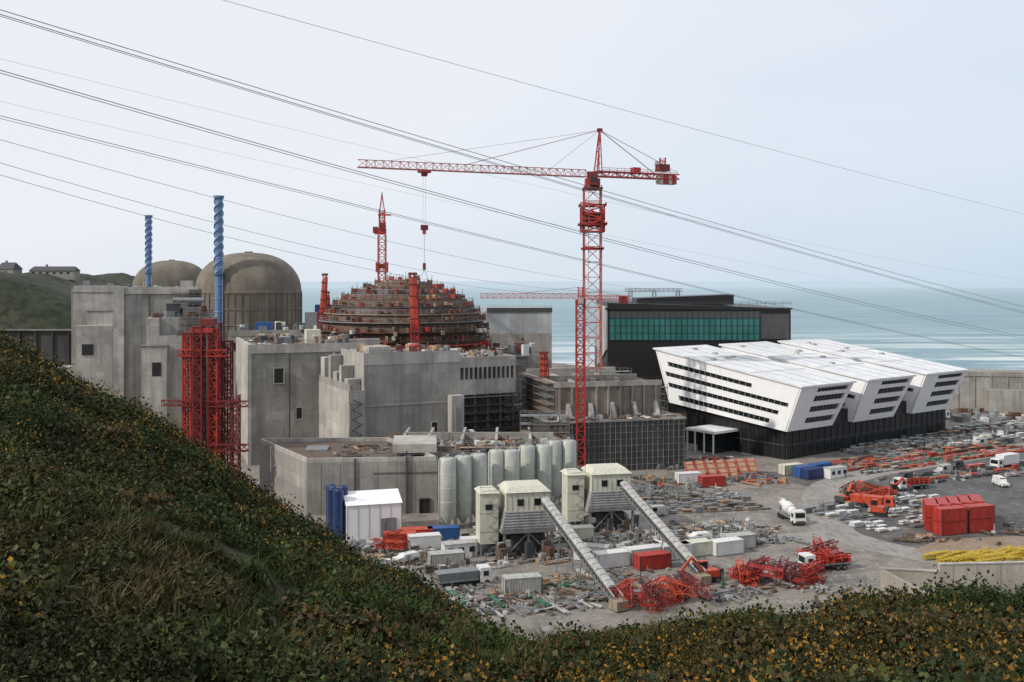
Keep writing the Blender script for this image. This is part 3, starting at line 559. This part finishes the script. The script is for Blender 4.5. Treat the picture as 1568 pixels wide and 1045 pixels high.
q.lattice((-80,228,22),(-60,226,22),1.2,2,.22,'red_dark'); q.lattice((-76,227,33.5),(-65,227,33.5),1.4,2,.26,'red'); q.rb(-70.5,228,38.7,5,4,1.0,'red'); q.rb(-70,230,40.4,3,3,1.6,'red_dark'); q.lattice((-63,227,0),(-63,227,24),1.6,1.8,.28,'red_dark'); q.lattice((-76,228,12),(-60,226,12),1.4,2,.26,'red_dark'); q.rail([(-76,226),(-65,226)],37,'red_dark',1.1,1.5,.13); q.obj('crane_mast_stack')
# ------------------------------------------------------------------ silos
for i,(sx_,dy) in enumerate([(-13,0),(-10,.8),(-6.9,1.2),(-3.2,4),(-.2,2.4),(3.2,6),(6.8,5),(9.3,9),(12.6,8)]):
    x=sx_; y=200.5+.55*(sx_+13)+dy; q=MB(); zt=14.3
    q.lathe(x,y,[(.35,.6),(1.82,2.9),(1.82,zt-.5),(1.55,zt),(.5,zt+.15)],'silo_paint',24)
    for z in (5.6,8.4,11.2): q.lathe(x,y,[(1.82,z),(1.86,z+.05),(1.82,z+.1)],'cream',24,False)
    for k in range(4):
        a=.6+k*1.5708; q.beam((x+1.6*math.cos(a),y+1.6*math.sin(a),0),(x+1.6*math.cos(a),y+1.6*math.sin(a),3.4),.22,'silo_paint')
    q.beam((x-1.5,y-1.2,.2),(x-1.5,y-1.2,zt),.12,'grey_steel'); q.rail([(x-1.2,y-.8),(x+1.2,y-.8),(x+1.2,y+.8),(x-1.2,y+.8),(x-1.2,y-.8)],zt,'grey_steel',.8,1.2,.05); q.rb(x,y,zt+.4,.6,.6,.6,'grey_lt'); q.cyl((x+1.9,y-.4,.5),(x+1.9,y-.4,zt),.09,'grey_steel',6)
    smooth_angle(q.obj('cement_silo'))
# ------------------------------------------------------------------ batching plants
def plant(x,y,a,cv_top,cv_bot):
    q=MB().T(x,y,a)
    q.b(-4,4,-3.4,3.4,8.3,11.6,'cream'); q.hexa([(-4.3,-3.7,11.6),(4.3,-3.7,11.6),(4.3,3.7,11.6),(-4.3,3.7,11.6),(-3.2,-2.6,12.6),(3.2,-2.6,12.6),(3.2,2.6,12.6),(-3.2,2.6,12.6)],'cream')
    q.hexa([(-5,-4.2,4.4),(5,-4.2,4.4),(5,4.2,4.4),(-5,4.2,4.4),(-4.1,-3.5,8.3),(4.1,-3.5,8.3),(4.1,3.5,8.3),(-4.1,3.5,8.3)],'grey_lt')
    for k in range(8): 
        z=4.6+k*.48; t=(z-4.4)/3.9; w=5-t*.9; d=4.2-t*.7; q.b(-w-.12,w+.12,-d-.12,d+.12,z,z+.12,'grey_steel')
    for k in range(9): q.b(-4+k*1,-3.93+k*1,-3.47,-3.4,8.4,11.5,'grey_lt')
    q.b(-2,-.8,-3.5,-3.4,9.2,10.4,'glass_dark'); q.b(1.2,2.4,-3.5,-3.4,9.2,10.4,'glass_dark')
    for px in(-4.4,0,4.4):
        for py in(-3.6,3.6): q.beam((px,py,0),(px,py,4.5),.4,'grey_steel')
    q.beam((-4.4,-3.6,0),(0,-3.6,4.4),.18,'grey_steel'); q.beam((4.4,-3.6,0),(0,-3.6,4.4),.18,'grey_steel'); q.rb(0,0,1.9,6,5,3.6,'dark_steel'); q.rb(-3,-1,1.4,2,3,2.6,'grey_lt')
    q.clutter(-6,6,-6,6,0,80,['dark_steel','grey_steel','rust','grey_lt','brown'],.5,1.8,3.2)
    q.b(-8.6,-5.2,-2,2.4,2.2,11.4,'cream'); q.hexa([(-8.9,-2.3,11.4),(-4.9,-2.3,11.4),(-4.9,2.7,11.4),(-8.9,2.7,11.4),(-8.2,-1.6,12),(-5.6,-1.6,12),(-5.6,2,12),(-8.2,2,12)],'cream')
    for px in(-8.4,-5.5):
        for py in(-1.8,2.1): q.beam((px,py,0),(px,py,2.3),.35,'grey_steel')
    for z in(4.4,7.8): q.b(-8.66,-5.14,-2.06,2.46,z,z+.08,'grey_lt')
    q.b(-7.6,-6.3,-2.1,-2,8.4,9.4,'glass_dark'); q.rail([(-8.6,-2.2),(-5,-2.2)],12,'grey_steel'); q.rail([(-5,-4.2),(5,-4.2)],4.4,'grey_steel')
    for k in range(5): q.beam((-5.1,-2.3,k*2.2),(-7,-2.3,k*2.2+1.1),.09,'grey_steel'); q.beam((-7,-2.3,k*2.2+1.1),(-5.1,-2.3,k*2.2+2.2),.09,'grey_steel')
    q.T(); t=Vector(cv_top);bt=Vector(cv_bot); d=(bt-t); n=Vector((-d.y,d.x,0)).normalized()
    nn=26
    for sd in(-.75,.75):
        o=n*sd; q.beam(t+o,bt+o,.22,'grey_steel'); q.beam(t+o+Vector((0,0,1.1)),bt+o+Vector((0,0,1.1)),.16,'grey_lt')
        for i in range(nn): q.beam(t+o+d*i/nn,t+o+d*(i+.5)/nn+Vector((0,0,1.1)),.1,'grey_steel'); q.beam(t+o+d*(i+.5)/nn+Vector((0,0,1.1)),t+o+d*(i+1)/nn,.1,'grey_steel')
    q.hexa([tuple(v) for v in (t-n*.7,t+n*.7,bt+n*.7,bt-n*.7,t-n*.7+Vector((0,0,.15)),t+n*.7+Vector((0,0,.15)),bt+n*.7+Vector((0,0,.15)),bt-n*.7+Vector((0,0,.15)))],'dark_steel')
    for i in range(18):
        a0=t+d*(i/18*.93);a1=t+d*((i+.88)/18*.93); U=Vector((0,0,1))
        q.hexa([tuple(v) for v in (a0-n*.8+U*1.15,a0+n*.8+U*1.15,a1+n*.8+U*1.15,a1-n*.8+U*1.15,a0-n*.45+U*1.5,a0+n*.45+U*1.5,a1+n*.45+U*1.5,a1-n*.45+U*1.5)],'grey_lt')
    for f in(.3,.6,.85):
        p=t+d*f
        for sd in(-.8,.8): q.beam(p+n*sd,(p.x+n.x*sd*2,p.y+n.y*sd*2,0),.2,'grey_steel')
    q.rb(bt.x,bt.y,.9,2.2,2.2,1.4,'tan',.5); q.obj('concrete_batching_plant')
plant(2.2,184,12,(6,179,9.6),(16.2,151,1.0)); plant(19,201,12,(22,196,9),(31.3,164,1.0))
# ------------------------------------------------------------------ tent and tanks
q=MB().T(-31.5,190,16)
q.b(0,10.5,0,11,0,7,'white_clad'); q.hexa([(-.2,-.2,7),(10.7,-.2,7),(10.7,11.2,7),(-.2,11.2,7),(-.2,5.4,8.6),(10.7,5.4,8.6),(10.7,5.6,8.6),(-.2,5.6,8.6)],'white_clad')
for i in range(6): q.b(i*2.08,.1+i*2.08,-.06,0,0,7,'grey_lt')
q.b(6.5,9.5,-.12,0,0,4.2,'grey_steel'); q.b(-.1,0,3,6,0,4.4,'grey_steel'); q.b(7.4,7.5,-.16,-.12,0,4.2,'dark_steel'); q.obj('white_storage_shed')
q=MB()
for x,y in((-34.8,193),(-33.4,191.6),(-33,194.6),(-35.6,196)):
    q.lathe(x,y,[(.95,0),(.95,9.6),(.5,10.1)],'blue_dark',16); q.beam((x-.9,y-.5,0),(x-.9,y-.5,10),.1,'grey_steel')
q.rail([(-36,191),(-32,191)],9.6,'blue_dark'); smooth_angle(q.obj('admixture_tank'))
# ------------------------------------------------------------------ small objects
def container(x,y,a,mat,L=6,W=2.5,H=2.6,z=0,win=False,name='shipping_container'):
    q=MB().T(x,y,a,z); q.b(0,L,0,W,.12,H,mat)
    if win:
        q.b(-.1,L+.1,-.1,W+.1,H,H+.12,'grey_lt'); 
        for k in range(int(L/2)): q.b(.6+k*2,1.6+k*2,-.05,0,1.1,2,'glass_dark')
        q.b(L-.9,L-.2,-.04,0,.15,2.1,'grey_steel')
    else:
        for k in range(int(L/.45)): q.b(.15+k*.45,.33+k*.45,-.05,0,.3,H-.2,mat); q.b(.15+k*.45,.33+k*.45,W,W+.05,.3,H-.2,mat)
        for xx in(-.06,L-.08): q.b(xx,xx+.14,-.07,.07,0,H+.03,'dark_steel' if mat!='white' else 'grey_lt'); q.b(xx,xx+.14,W-.07,W+.07,0,H+.03,mat)
        q.b(-.06,0,W*.49,W*.51,.2,H-.1,'dark_steel'); q.b(-.06,L+.06,-.08,0,H-.12,H+.03,mat)
    return q.obj(name)
def wheels(q,xs,W,r=.5):
    for x in xs:
        for y in(0,W-.3): q.cyl((x,y-.02,r),(x,y+.3,r),r,'tyre',12); q.cyl((x,y-.04,r),(x,y-.01,r),r*.5,'grey_steel',8)
def truck(x,y,a,cab='white',load=None,bed='grey_steel',name='flatbed_truck'):
    q=MB().T(x,y,a); W=2.5
    q.b(0,9,.3,W-.3,.75,1.0,'dark_steel'); q.hexa([(0,0,.6),(2.1,0,.6),(2.1,W,.6),(0,W,.6),(.25,.05,2.9),(2.1,.05,2.9),(2.1,W-.05,2.9),(.25,W-.05,2.9)],cab)
    q.hexa([(.08,.2,1.6),(.3,.2,1.6),(.3,W-.2,1.6),(.08,W-.2,1.6),(.2,.2,2.6),(.4,.2,2.6),(.4,W-.2,2.6),(.2,W-.2,2.6)],'glass_dark'); q.b(.7,1.6,-.03,.08,1.6,2.4,'glass_dark'); q.b(.7,1.6,W-.08,W+.03,1.6,2.4,'glass_dark'); q.b(-.1,.1,.1,W-.1,.4,.8,'dark_steel')
    q.b(2.4,9.2,0,W,1.05,1.25,bed); wheels(q,[1.0,6.4,7.7],W)
    if load=='rebar':
        for k in range(26): q.beam((2.6+R.uniform(-.3,.8),R.uniform(.2,2.3),1.4+R.uniform(0,1.2)),(9+R.uniform(-.8,.6),R.uniform(.2,2.3),1.4+R.uniform(0,1.3)),.14,R.choice(['red','orange_red','red_dark','rust']))
        for k in range(5): q.b(3+k*1.4,3.1+k*1.4,0,2.5,1.25,2.5,'red')
    elif load=='tip': q.hexa([(2.6,.2,1.3),(9,.2,1.3),(9,2.3,1.3),(2.6,2.3,1.3),(2.4,0,2.6),(9.4,0,2.6),(9.4,2.5,2.6),(2.4,2.5,2.6)],bed)
    elif load=='box': q.b(2.4,9.1,0,2.5,1.26,3.7,'white')
    elif load=='mixer':
        q.cyl((2.9,1.25,2.0),(4.2,1.25,2.3),.95,'white',14); q.cyl((4.2,1.25,2.3),(6.2,1.25,2.7),1.2,'white',14); q.cyl((6.2,1.25,2.7),(8.4,1.25,3.1),.8,'white',14); q.hexa([(8,.8,2.6),(8.9,.8,2.6),(8.9,1.7,2.6),(8,1.7,2.6),(7.8,.5,3.8),(9.2,.5,3.8),(9.2,2,3.8),(7.8,2,3.8)],'grey_lt'); q.beam((9,1.25,2.6),(9.6,1.25,1.2),.3,'grey_steel')
    q.obj(name)
def van(x,y,a,c='white',L=4.8,H=1.9,name='van'):
    q=MB().T(x,y,a); W=1.85; q.b(0,L,0,W,.35,1.05,c); x0=1.2 if H>1.7 else 1.1
    q.hexa([(x0-.2,.05,1.05),(L-.05,.05,1.05),(L-.05,W-.05,1.05),(x0-.2,W-.05,1.05),(x0+.5,.15,H),(L-.25,.15,H),(L-.25,W-.15,H),(x0+.5,W-.15,H)],c)
    q.hexa([(x0-.05,.2,1.12),(x0+.2,.2,1.12),(x0+.2,W-.2,1.12),(x0-.05,W-.2,1.12),(x0+.4,.25,H-.1),(x0+.6,.25,H-.1),(x0+.6,W-.25,H-.1),(x0+.4,W-.25,H-.1)],'glass_dark'); q.b(x0+.6,x0+1.6,0,.12,1.15,H-.25,'glass_dark')
    wheels(q,[.8,L-.9],W,.33); q.b(-.05,0,.2,W-.2,.4,.6,'dark_steel'); q.obj(name)
def excavator(x,y,a,c='orange_red'):
    q=MB().T(x,y,a)
    for yy in(-1.3,.8): q.b(-1.8,1.8,yy,yy+.55,0,.75,'tyre')
    q.b(-1.6,1.4,-1.2,1.2,.9,2.0,c); q.b(-1.9,-1.2,-1.2,1.2,1,2.1,'dark_steel'); q.b(.3,1.5,-1.2,-.2,2.0,3.1,'glass_dark'); q.b(.25,1.55,-1.22,-.18,3.1,3.2,c)
    q.beam((1.2,.2,1.6),(3.6,.2,4.2),.45,c); q.beam((3.6,.2,4.2),(5.6,.2,2.2),.35,c); q.b(5.1,6,-.3,.8,1.1,2.1,'dark_steel'); q.beam((1.6,.2,1.4),(2.8,.2,3.2),.2,'grey_steel'); q.obj('excavator')
for i in range(5):
    for k in range(2): container(85+i*2.65,198+i*.9,72,'red',z=k*2.62,L=7)
for i in range(2):
    for k in range(2): container(84+i*6.4,194.6+i*2.0,17,'red',z=k*2.62,L=6)
for x,y,a,mt,wn in[(-19,184,14,'white',0),(-12,178,20,'white',1),(-16,190,10,'blue',0),(-9,182,15,'white',0),(-24,186,5,'orange_red',0),(-21,189,8,'orange_red',0),(11,178,-20,'white',1),(15,172,22,'white',0),(21,175,22,'white',0),(27,177,22,'white',0),(31,179,22,'cream',0),(37,180,24,'white',0),(-1,158,14,'grey_lt',0),(22,171,20,'red',0),(10,190,12,'cream',0),(-25,193,70,'blue',0),(-14,172,16,'grey_lt',0),(40,184,20,'grey_lt',0),(46,240,15,'red',0),(41,244,15,'white',0),(73,252,30,'blue',0),(78,256,30,'blue',0),(74,249,32,'blue_dark',0),(70,255,25,'cream',0),(80,250,30,'white',1)]:
    container(x,y,a,mt,win=bool(wn),name='site_cabin' if wn else 'shipping_container')
truck(50,170,14,'white','rebar'); truck(60,203,100,'white','mixer',name='concrete_mixer_truck'); truck(84,218,150,'orange_red','tip','orange_red','dump_truck'); truck(-4,166,200,'white','tip','grey_steel','dump_truck'); truck(128,262,30,'white','box',name='box_truck'); truck(92,236,20,'white','rebar')
for x,y,a in((34,190,20),(96,246,30),(103,251,30),(110,256,30),(116,262,30),(28,210,12),(-20,175,40),(140,300,20),(150,305,20),(146,311,20),(160,310,20),(120,240,90)): van(x,y,a,R.choice(['white','white','grey_lt','dark_steel','cream']),L=R.uniform(4.3,5.4),H=R.choice([1.5,2.2]))
excavator(74,222,40);excavator(78,212,150);excavator(33,166,200,'orange_red');excavator(87,230,10,'orange_red')
def latpile(name,x,y,n,sp,mats=('red','orange_red','red_dark')):
    q=MB()
    for k in range(n):
        a=R.uniform(0,3.14);L=R.uniform(3,6.5);X=x+R.uniform(-sp,sp);Y=y+R.uniform(-sp*.6,sp*.6);z=R.uniform(.5,2.6); c,sn=math.cos(a)*L/2,math.sin(a)*L/2
        q.lattice((X-c,Y-sn,z),(X+c,Y+sn,z+R.uniform(-.4,1.6) if z>1 else z),1.2,1.1,.14,R.choice(mats),t2=.09)
    q.obj(name)
latpile('crane_section_pile',38.5,164,16,3.0); latpile('crane_section_pile',20,152,9,3.0); latpile('crane_section_pile',26,156,7,3); latpile('crane_section_pile',47,164,8,2.6); latpile('crane_section_pile',54,173,8,3.5); latpile('crane_section_pile',80,226,12,5,('orange_red','rust','orange_red')); latpile('crane_section_pile',-22,183,4,3)
q=MB().T(44,247,16)
for i in range(7):
    x=i*2.9; q.hexa([(x,0,.2),(x+2.3,0,.2),(x+2.3,.3,.1),(x,.3,.1),(x+1.2,5.5,4),(x+3.5,5.5,4),(x+3.5,5.8,3.8),(x+1.2,5.8,3.8)],'timber'); q.beam((x+2.6,5.6,0),(x+2.6,5.4,3.9),.15,'red'); q.beam((x,0,.4),(x+1.2,5.5,4.1),.2,'red'); q.beam((x+2.35,0,.4),(x+3.5,5.5,4.1),.15,'red')
    for k in range(4): q.beam((x+.3*k,1.4*k+.3,.5+k),(x+2.3+.3*k,1.4*k+.3,.5+k),.1,'orange_red')
q.obj('timber_formwork_rack')
def yard(name,x,y,a,w,d,n,mats,smin,smax,hmax,cl=0): q=MB().T(x,y,a,.04); q.clutter(0,w,0,d,0,n,mats,smin,smax,hmax,cl); q.obj(name)
D=['dark_steel','brown','scaff','concrete_dark','grey_steel','scaff','grey_steel']
q=MB().T(27,212,10,.04); q.rows(0,28,0,13,0,3.0,2.0,['scaff','grey_steel','dark_steel','brown','scaff','scaff'],.9,1.2); q.clutter(0,28,12,27,0,300,D+['grey_lt','scaff','scaff'],.4,1.8,.8,14); q.obj('steel_stock_yard')
yard('formwork_stock_yard',30,238,12,38,14,220,D+['red','orange_red','timber','grey_lt'],.5,2.2,1.4,10)
q=MB().T(90,256,30,.05); q.rows(0,74,0,16,0,3.6,2.6,['red_faded_haze','orange_red','green_paint','scaff','rust','red_faded_haze','orange_red','scaff','grey_lt'],.82,1.1); q.clutter(0,74,0,16,0,160,D+['red_faded_haze'],.4,1.8,.8,14); q.obj('pipe_stock_yard')
q=MB().T(100,282,30,.05); q.rows(0,100,0,24,0,3.8,3.0,['white','grey_lt','grey_steel','grey_lt','scaff','dark_steel','grey_lt','scaff'],.8,1.8); q.clutter(0,100,0,24,0,260,D+['white','grey_lt'],.6,2.6,1.6,20); q.obj('pipe_stock_yard')
q=MB().T(92,236,27,.05); q.rows(4,74,3,12,0,3.4,2.8,['red_faded_haze','orange_red','scaff','dark_steel','rust','grey_steel'],.6,.9); q.clutter(0,74,0,13,0,150,D+['red_faded_haze','grey_lt'],.4,1.8,.8,12); q.obj('pipe_stock_yard')
yard('construction_debris',-26,168,12,56,26,800,D+['grey_lt','timber','white','concrete_light','grey_lt'],.2,1.5,1.2,34)
yard('construction_debris',-8,148,10,62,18,600,D+['grey_lt','timber','concrete_light','brown','green_paint','grey_lt'],.15,1.1,.6,26)
yard('construction_debris',20,184,10,36,18,320,D+['grey_lt','timber','white','tan'],.2,1.4,.9,16)
yard('construction_debris',48,148,10,40,14,110,D+['grey_lt'],.15,1.0,.4,8)
yard('construction_debris',84,172,24,60,24,120,['brown','grey_lt','brown','timber','scaff'],.2,1.6,.6,9)
yard('construction_debris',40,262,15,24,10,200,D+['grey_lt','white','red'],.4,2.0,1.5,8)
q=MB().T(71,196,27,.04); q.rows(0,36,0,24,0,3.1,2.7,['white','grey_lt','white','grey_lt','grey_steel'],.9,1.5); q.obj('scaffold_tube_bundles')
q=MB().T(74,172,14,.06)
for k in range(60): x=R.uniform(0,26);y=R.uniform(0,7);L=R.uniform(2,5); q.lattice((x,y,.5),(x+L,y+R.uniform(-.8,.8),.5+R.uniform(0,.8)),.7,.8,.12,'yellow',t2=.09)
q.obj('yellow_scaffold_beams')
q=MB(); q.T(60,162,-10); q.b(0,9,0,.5,0,3.0,'wall_pale'); q.b(-.1,9.1,-.1,.6,3.0,3.2,'concrete_light'); q.T(68.9,160.4,4); q.b(0,60,0,.5,0,4.2,'wall_pale'); q.b(0,60,-.1,.6,4.2,4.4,'concrete_light')
for k in range(14): q.b(2+k*4,2.15+k*4,-.08,0,0,4.2,'wall_pale')
q.T(60,162,-80); q.b(0,14,0,.5,0,3,'wall_pale')
q.T(); q.obj('concrete_retaining_wall')
# ------------------------------------------------------------------ power lines
def cable(name,P0,P1,P2,r,ext=(-.25,1.25),mat='cable'):
    (x0,y0,z0),(x1,y1,z1),(x2,y2,z2)=P0,P1,P2
    Lt=math.hypot(x2-x0,y2-y0); tm=math.hypot(x1-x0,y1-y0)/Lt
    cu=bpy.data.curves.new(name,'CURVE'); cu.dimensions='3D'; cu.bevel_depth=r; cu.bevel_resolution=1; sp=cu.splines.new('POLY'); n=60; sp.points.add(n)
    for i in range(n+1):
        t=ext[0]+(ext[1]-ext[0])*i/n
        z=z0*(t-tm)*(t-1)/((0-tm)*(0-1))+z1*t*(t-1)/(tm*(tm-1))+z2*t*(t-tm)/(1*(1-tm))
        sp.points[i].co=(x0+(x2-x0)*t,y0+(y2-y0)*t,z,1)
    cu.materials.append(MATS[mat]); o=bpy.data.objects.new(name,cu); scene.collection.objects.link(o)
# cable heights (m) at three stations of the line route: x,y = (-36,70) (0,102.3) (97.7,190)
for z0,z1,z2,r in((69.05,62.0,45.0,.032),(68.73,61.55,44.0,.032),(68.6,61.4,43.75,.024),(64.8,56.9,39.4,.032),(64.6,56.65,38.9,.028),(61.6,53.9,35.4,.026),(61.4,53.75,35.15,.02),(74.1,70.65,62.7,.02),(65.6,60.3,50,.009),(62.6,56.7,45,.008)):
    cable('power_line',(-36,70,z0),(0,102.3,z1),(97.7,190,z2),r)
for z0,zm in((71.2,53.8),(67.7,48.8),(65.9,46.8)):
    cable('power_line',(-77,150,z0),(0,301.5,zm),(60,419.5,46),.04,(-.3,1))
q=MB()
for x in(50,60,70): q.lattice((x,420,0),(x,420,46),1.4,2,.2,'grey_steel')
q.lattice((48,420,46),(72,420,46),1.2,2,.2,'grey_steel'); q.obj('power_line_gantry')
# ------------------------------------------------------------------ scrub vegetation
col=bpy.data.collections.new('scrub_clumps')
def clump(name,mats,wts,n,ls,shape):
    q=MB()
    for i in range(n):
        mt=R.choices(mats,wts)[0]
        a=R.uniform(0,6.283); el=math.asin(R.uniform(-.1,1)); rr=R.uniform(.25,.55)*(1+.28*math.sin(3*a+n)+.15*math.sin(7*a)); c=Vector((math.cos(a)*math.cos(el)*rr*1.1,math.sin(a)*math.cos(el)*rr*1.1,math.sin(el)*rr*shape))
        d=Vector((R.gauss(0,1),R.gauss(0,1),R.gauss(.6,1))).normalized(); e=d.cross(Vector((R.gauss(0,1),R.gauss(0,1),R.gauss(0,1)))).normalized(); L=ls*R.uniform(.6,1.4);W=L*.42
        q.add([tuple(c-e*W*.2),tuple(c+d*L*.5-e*W),tuple(c+d*L),tuple(c+d*L*.5+e*W)],[(0,1,2,3)],mt)
    me=q.obj(name); scene.collection.objects.unlink(me); col.objects.link(me)
def tuft(name,mat,n):
    q=MB()
    for i in range(n):
        x,y=R.gauss(0,.22),R.gauss(0,.22);h_=R.uniform(.2,.45);dx,dy=R.gauss(0,.18),R.gauss(0,.18);w_=.018;a=R.uniform(0,3.14);cx_,cy_=math.cos(a)*w_,math.sin(a)*w_
        q.add([(x-cx_,y-cy_,-.1),(x+cx_,y+cy_,-.1),(x+dx*.5+cx_*.8,y+dy*.5+cy_*.8,h_*.65),(x+dx*.5-cx_*.8,y+dy*.5-cy_*.8,h_*.65),(x+dx*1.3,y+dy*1.3,h_)],[(0,1,2,3),(3,2,4)],mat)
    me=q.obj(name); scene.collection.objects.unlink(me); col.objects.link(me)
clump('clump_a_bramble',['leaf_green','leaf_dark'],[4,1],340,.095,1.0)
clump('clump_b_dark',['leaf_dark','leaf_green'],[4,1],340,.08,1.25)
clump('clump_c_gorse',['leaf_dark','gorse_flower','leaf_olive'],[4,1.5,1.2],340,.07,1.3)
clump('clump_d_fern',['leaf_russet','leaf_olive','leaf_dark'],[3,2,1.4],300,.11,.9)
tuft('clump_e_grass','leaf_olive',150)
tuft('clump_f_greengrass','leaf_green',150)
pts=[];sc=[];kd=[];rt=[]
def sow(Ya,Yb_,ua,ub,n):
    for _ in range(n):
        Y=math.sqrt(R.uniform(Ya*Ya,Yb_*Yb_));u=R.uniform(ua,ub);x=u*Y
        z,br=hill(x,Y)
        if Y>br*1.12 or z<0: continue
        s_=(.40+.0115*Y)*R.uniform(.5,1.2)*(1.9 if R.random()<.12 else 1)
        nv=noise.noise(Vector((x*.06,Y*.06,11)))+.4*noise.noise(Vector((x*.3,Y*.3,3)))
        nb=noise.noise(Vector((x*.08,Y*.08,23)))+.5*noise.noise(Vector((x*.35,Y*.35,5)))
        r=R.random(); edge=Y/br
        if nb>.16 or (edge>.78 and r<.42): k=2 if R.random()<.55 else 3
        elif nv>.10: k=1 if r<.72 else 0
        elif nv<-.20: k=4 if r<.36 else (3 if r<.52 else (5 if r<.7 else 0))
        else: k=0 if r<.52 else (1 if r<.76 else (5 if r<.84 else (2 if r<.92 else 3)))
        if k>=4: s_=min(s_*1.1,1.5)
        pts.append((x,Y,z-.05*s_));sc.append(s_);kd.append(k);rt.append(R.uniform(0,6.28))
sow(6.5,20,-.8,.8,4200); sow(20,62,-.75,.75,12500); sow(60,155,-.75,-.02,12500)
me=bpy.data.meshes.new('hillside_scrub'); me.from_pydata(pts,[],[])
at=me.attributes.new('scl','FLOAT','POINT'); at.data.foreach_set('value',sc)
at=me.attributes.new('kind','INT','POINT'); at.data.foreach_set('value',kd)
at=me.attributes.new('rz','FLOAT','POINT'); at.data.foreach_set('value',rt)
so=bpy.data.objects.new('hillside_scrub',me); scene.collection.objects.link(so)
ng=bpy.data.node_groups.new('scatter','GeometryNodeTree'); ng.interface.new_socket('Geometry',in_out='INPUT',socket_type='NodeSocketGeometry'); ng.interface.new_socket('Geometry',in_out='OUTPUT',socket_type='NodeSocketGeometry')
gi=ng.nodes.new('NodeGroupInput');go=ng.nodes.new('NodeGroupOutput');ip=ng.nodes.new('GeometryNodeInstanceOnPoints');ci=ng.nodes.new('GeometryNodeCollectionInfo')
ci.inputs['Collection'].default_value=col; ci.inputs['Separate Children'].default_value=True; ci.inputs['Reset Children'].default_value=True; ip.inputs['Pick Instance'].default_value=True
def na(nm,t):
    n=ng.nodes.new('GeometryNodeInputNamedAttribute'); n.data_type=t; n.inputs['Name'].default_value=nm; return [o for o in n.outputs if o.enabled and o.name=='Attribute'][0]
L=ng.links.new
L(gi.outputs[0],ip.inputs['Points']);L(ci.outputs[0],ip.inputs['Instance']);L(na('kind','INT'),ip.inputs['Instance Index']);L(na('scl','FLOAT'),ip.inputs['Scale'])
cx_=ng.nodes.new('ShaderNodeCombineXYZ'); L(na('rz','FLOAT'),cx_.inputs[2]); L(cx_.outputs[0],ip.inputs['Rotation']); L(ip.outputs[0],go.inputs[0])
md=so.modifiers.new('scatter','NODES'); md.node_group=ng
# ------------------------------------------------------------------ light, sky, camera
S=Vector((-.80,-.40,.66)).normalized()
el=math.asin(S.z); rot=math.atan2(S.x,S.y)
w=bpy.data.worlds.new('World'); scene.world=w; w.use_nodes=True; nt=w.node_tree; bg=nt.nodes['Background']
sky=nt.nodes.new('ShaderNodeTexSky'); sky.sky_type='NISHITA'; sky.sun_disc=False; sky.sun_elevation=el; sky.sun_rotation=rot; sky.dust_density=1.5; sky.air_density=1; sky.ozone_density=2
tc=nt.nodes.new('ShaderNodeTexCoord'); mp=nt.nodes.new('ShaderNodeMapping'); mp.inputs['Scale'].default_value=(1,1,4); nt.links.new(tc.outputs['Generated'],mp.inputs[0])
nz=nt.nodes.new('ShaderNodeTexNoise'); nz.inputs['Scale'].default_value=1.8; nz.inputs['Detail'].default_value=5; nt.links.new(mp.outputs[0],nz.inputs['Vector'])
sp=nt.nodes.new('ShaderNodeSeparateXYZ'); nt.links.new(tc.outputs['Generated'],sp.inputs[0])
def wm(op,a,b_,c_=None):
    n=nt.nodes.new('ShaderNodeMath'); n.operation=op
    for s_,v in zip(n.inputs,(a,b_,c_)):
        if v is None: continue
        if hasattr(v,'links'): nt.links.new(v,s_)
        else: s_.default_value=v
    return n.outputs[0]
# thin veil cloud: thicker to the west (sun side) and higher up
v=wm('MULTIPLY_ADD',sp.outputs[0],-.85,.22); v=wm('MULTIPLY_ADD',sp.outputs[2],1.7,v); v=wm('MULTIPLY_ADD',nz.outputs[0],.8,v)
mr=nt.nodes.new('ShaderNodeMapRange'); mr.inputs[1].default_value=.1; mr.inputs[2].default_value=1.0; nt.links.new(v,mr.inputs[0])
hz=nt.nodes.new('ShaderNodeMix'); hz.data_type='RGBA'; nt.links.new(mr.outputs[0],hz.inputs[0]); hz.inputs[6].default_value=(5.9,7.4,8.8,1); hz.inputs[7].default_value=(8.8,9.1,9.8,1)
mx=nt.nodes.new('ShaderNodeMix'); mx.data_type='RGBA'; mx.inputs[0].default_value=.92; nt.links.new(sky.outputs[0],mx.inputs[6]); nt.links.new(hz.outputs[2],mx.inputs[7])
nt.links.new(mx.outputs[2],bg.inputs['Color']); bg.inputs['Strength'].default_value=.1
sd=bpy.data.lights.new('sun','SUN'); sd.energy=3.0; sd.angle=math.radians(1.2); sd.color=(1,.94,.86); so=bpy.data.objects.new('sun',sd); scene.collection.objects.link(so); so.rotation_euler=S.to_track_quat('Z','Y').to_euler()
cd=bpy.data.cameras.new('camera'); cam=bpy.data.objects.new('camera',cd); scene.collection.objects.link(cam); cam.location=(0,0,50); cam.rotation_euler=(math.radians(90),0,0); cd.lens=35; cd.sensor_width=36; cd.shift_y=-.059; cd.clip_end=200000; cd.clip_start=.5
scene.camera=cam
scene.view_settings.view_transform='Standard'; scene.view_settings.look='None'; scene.view_settings.exposure=0
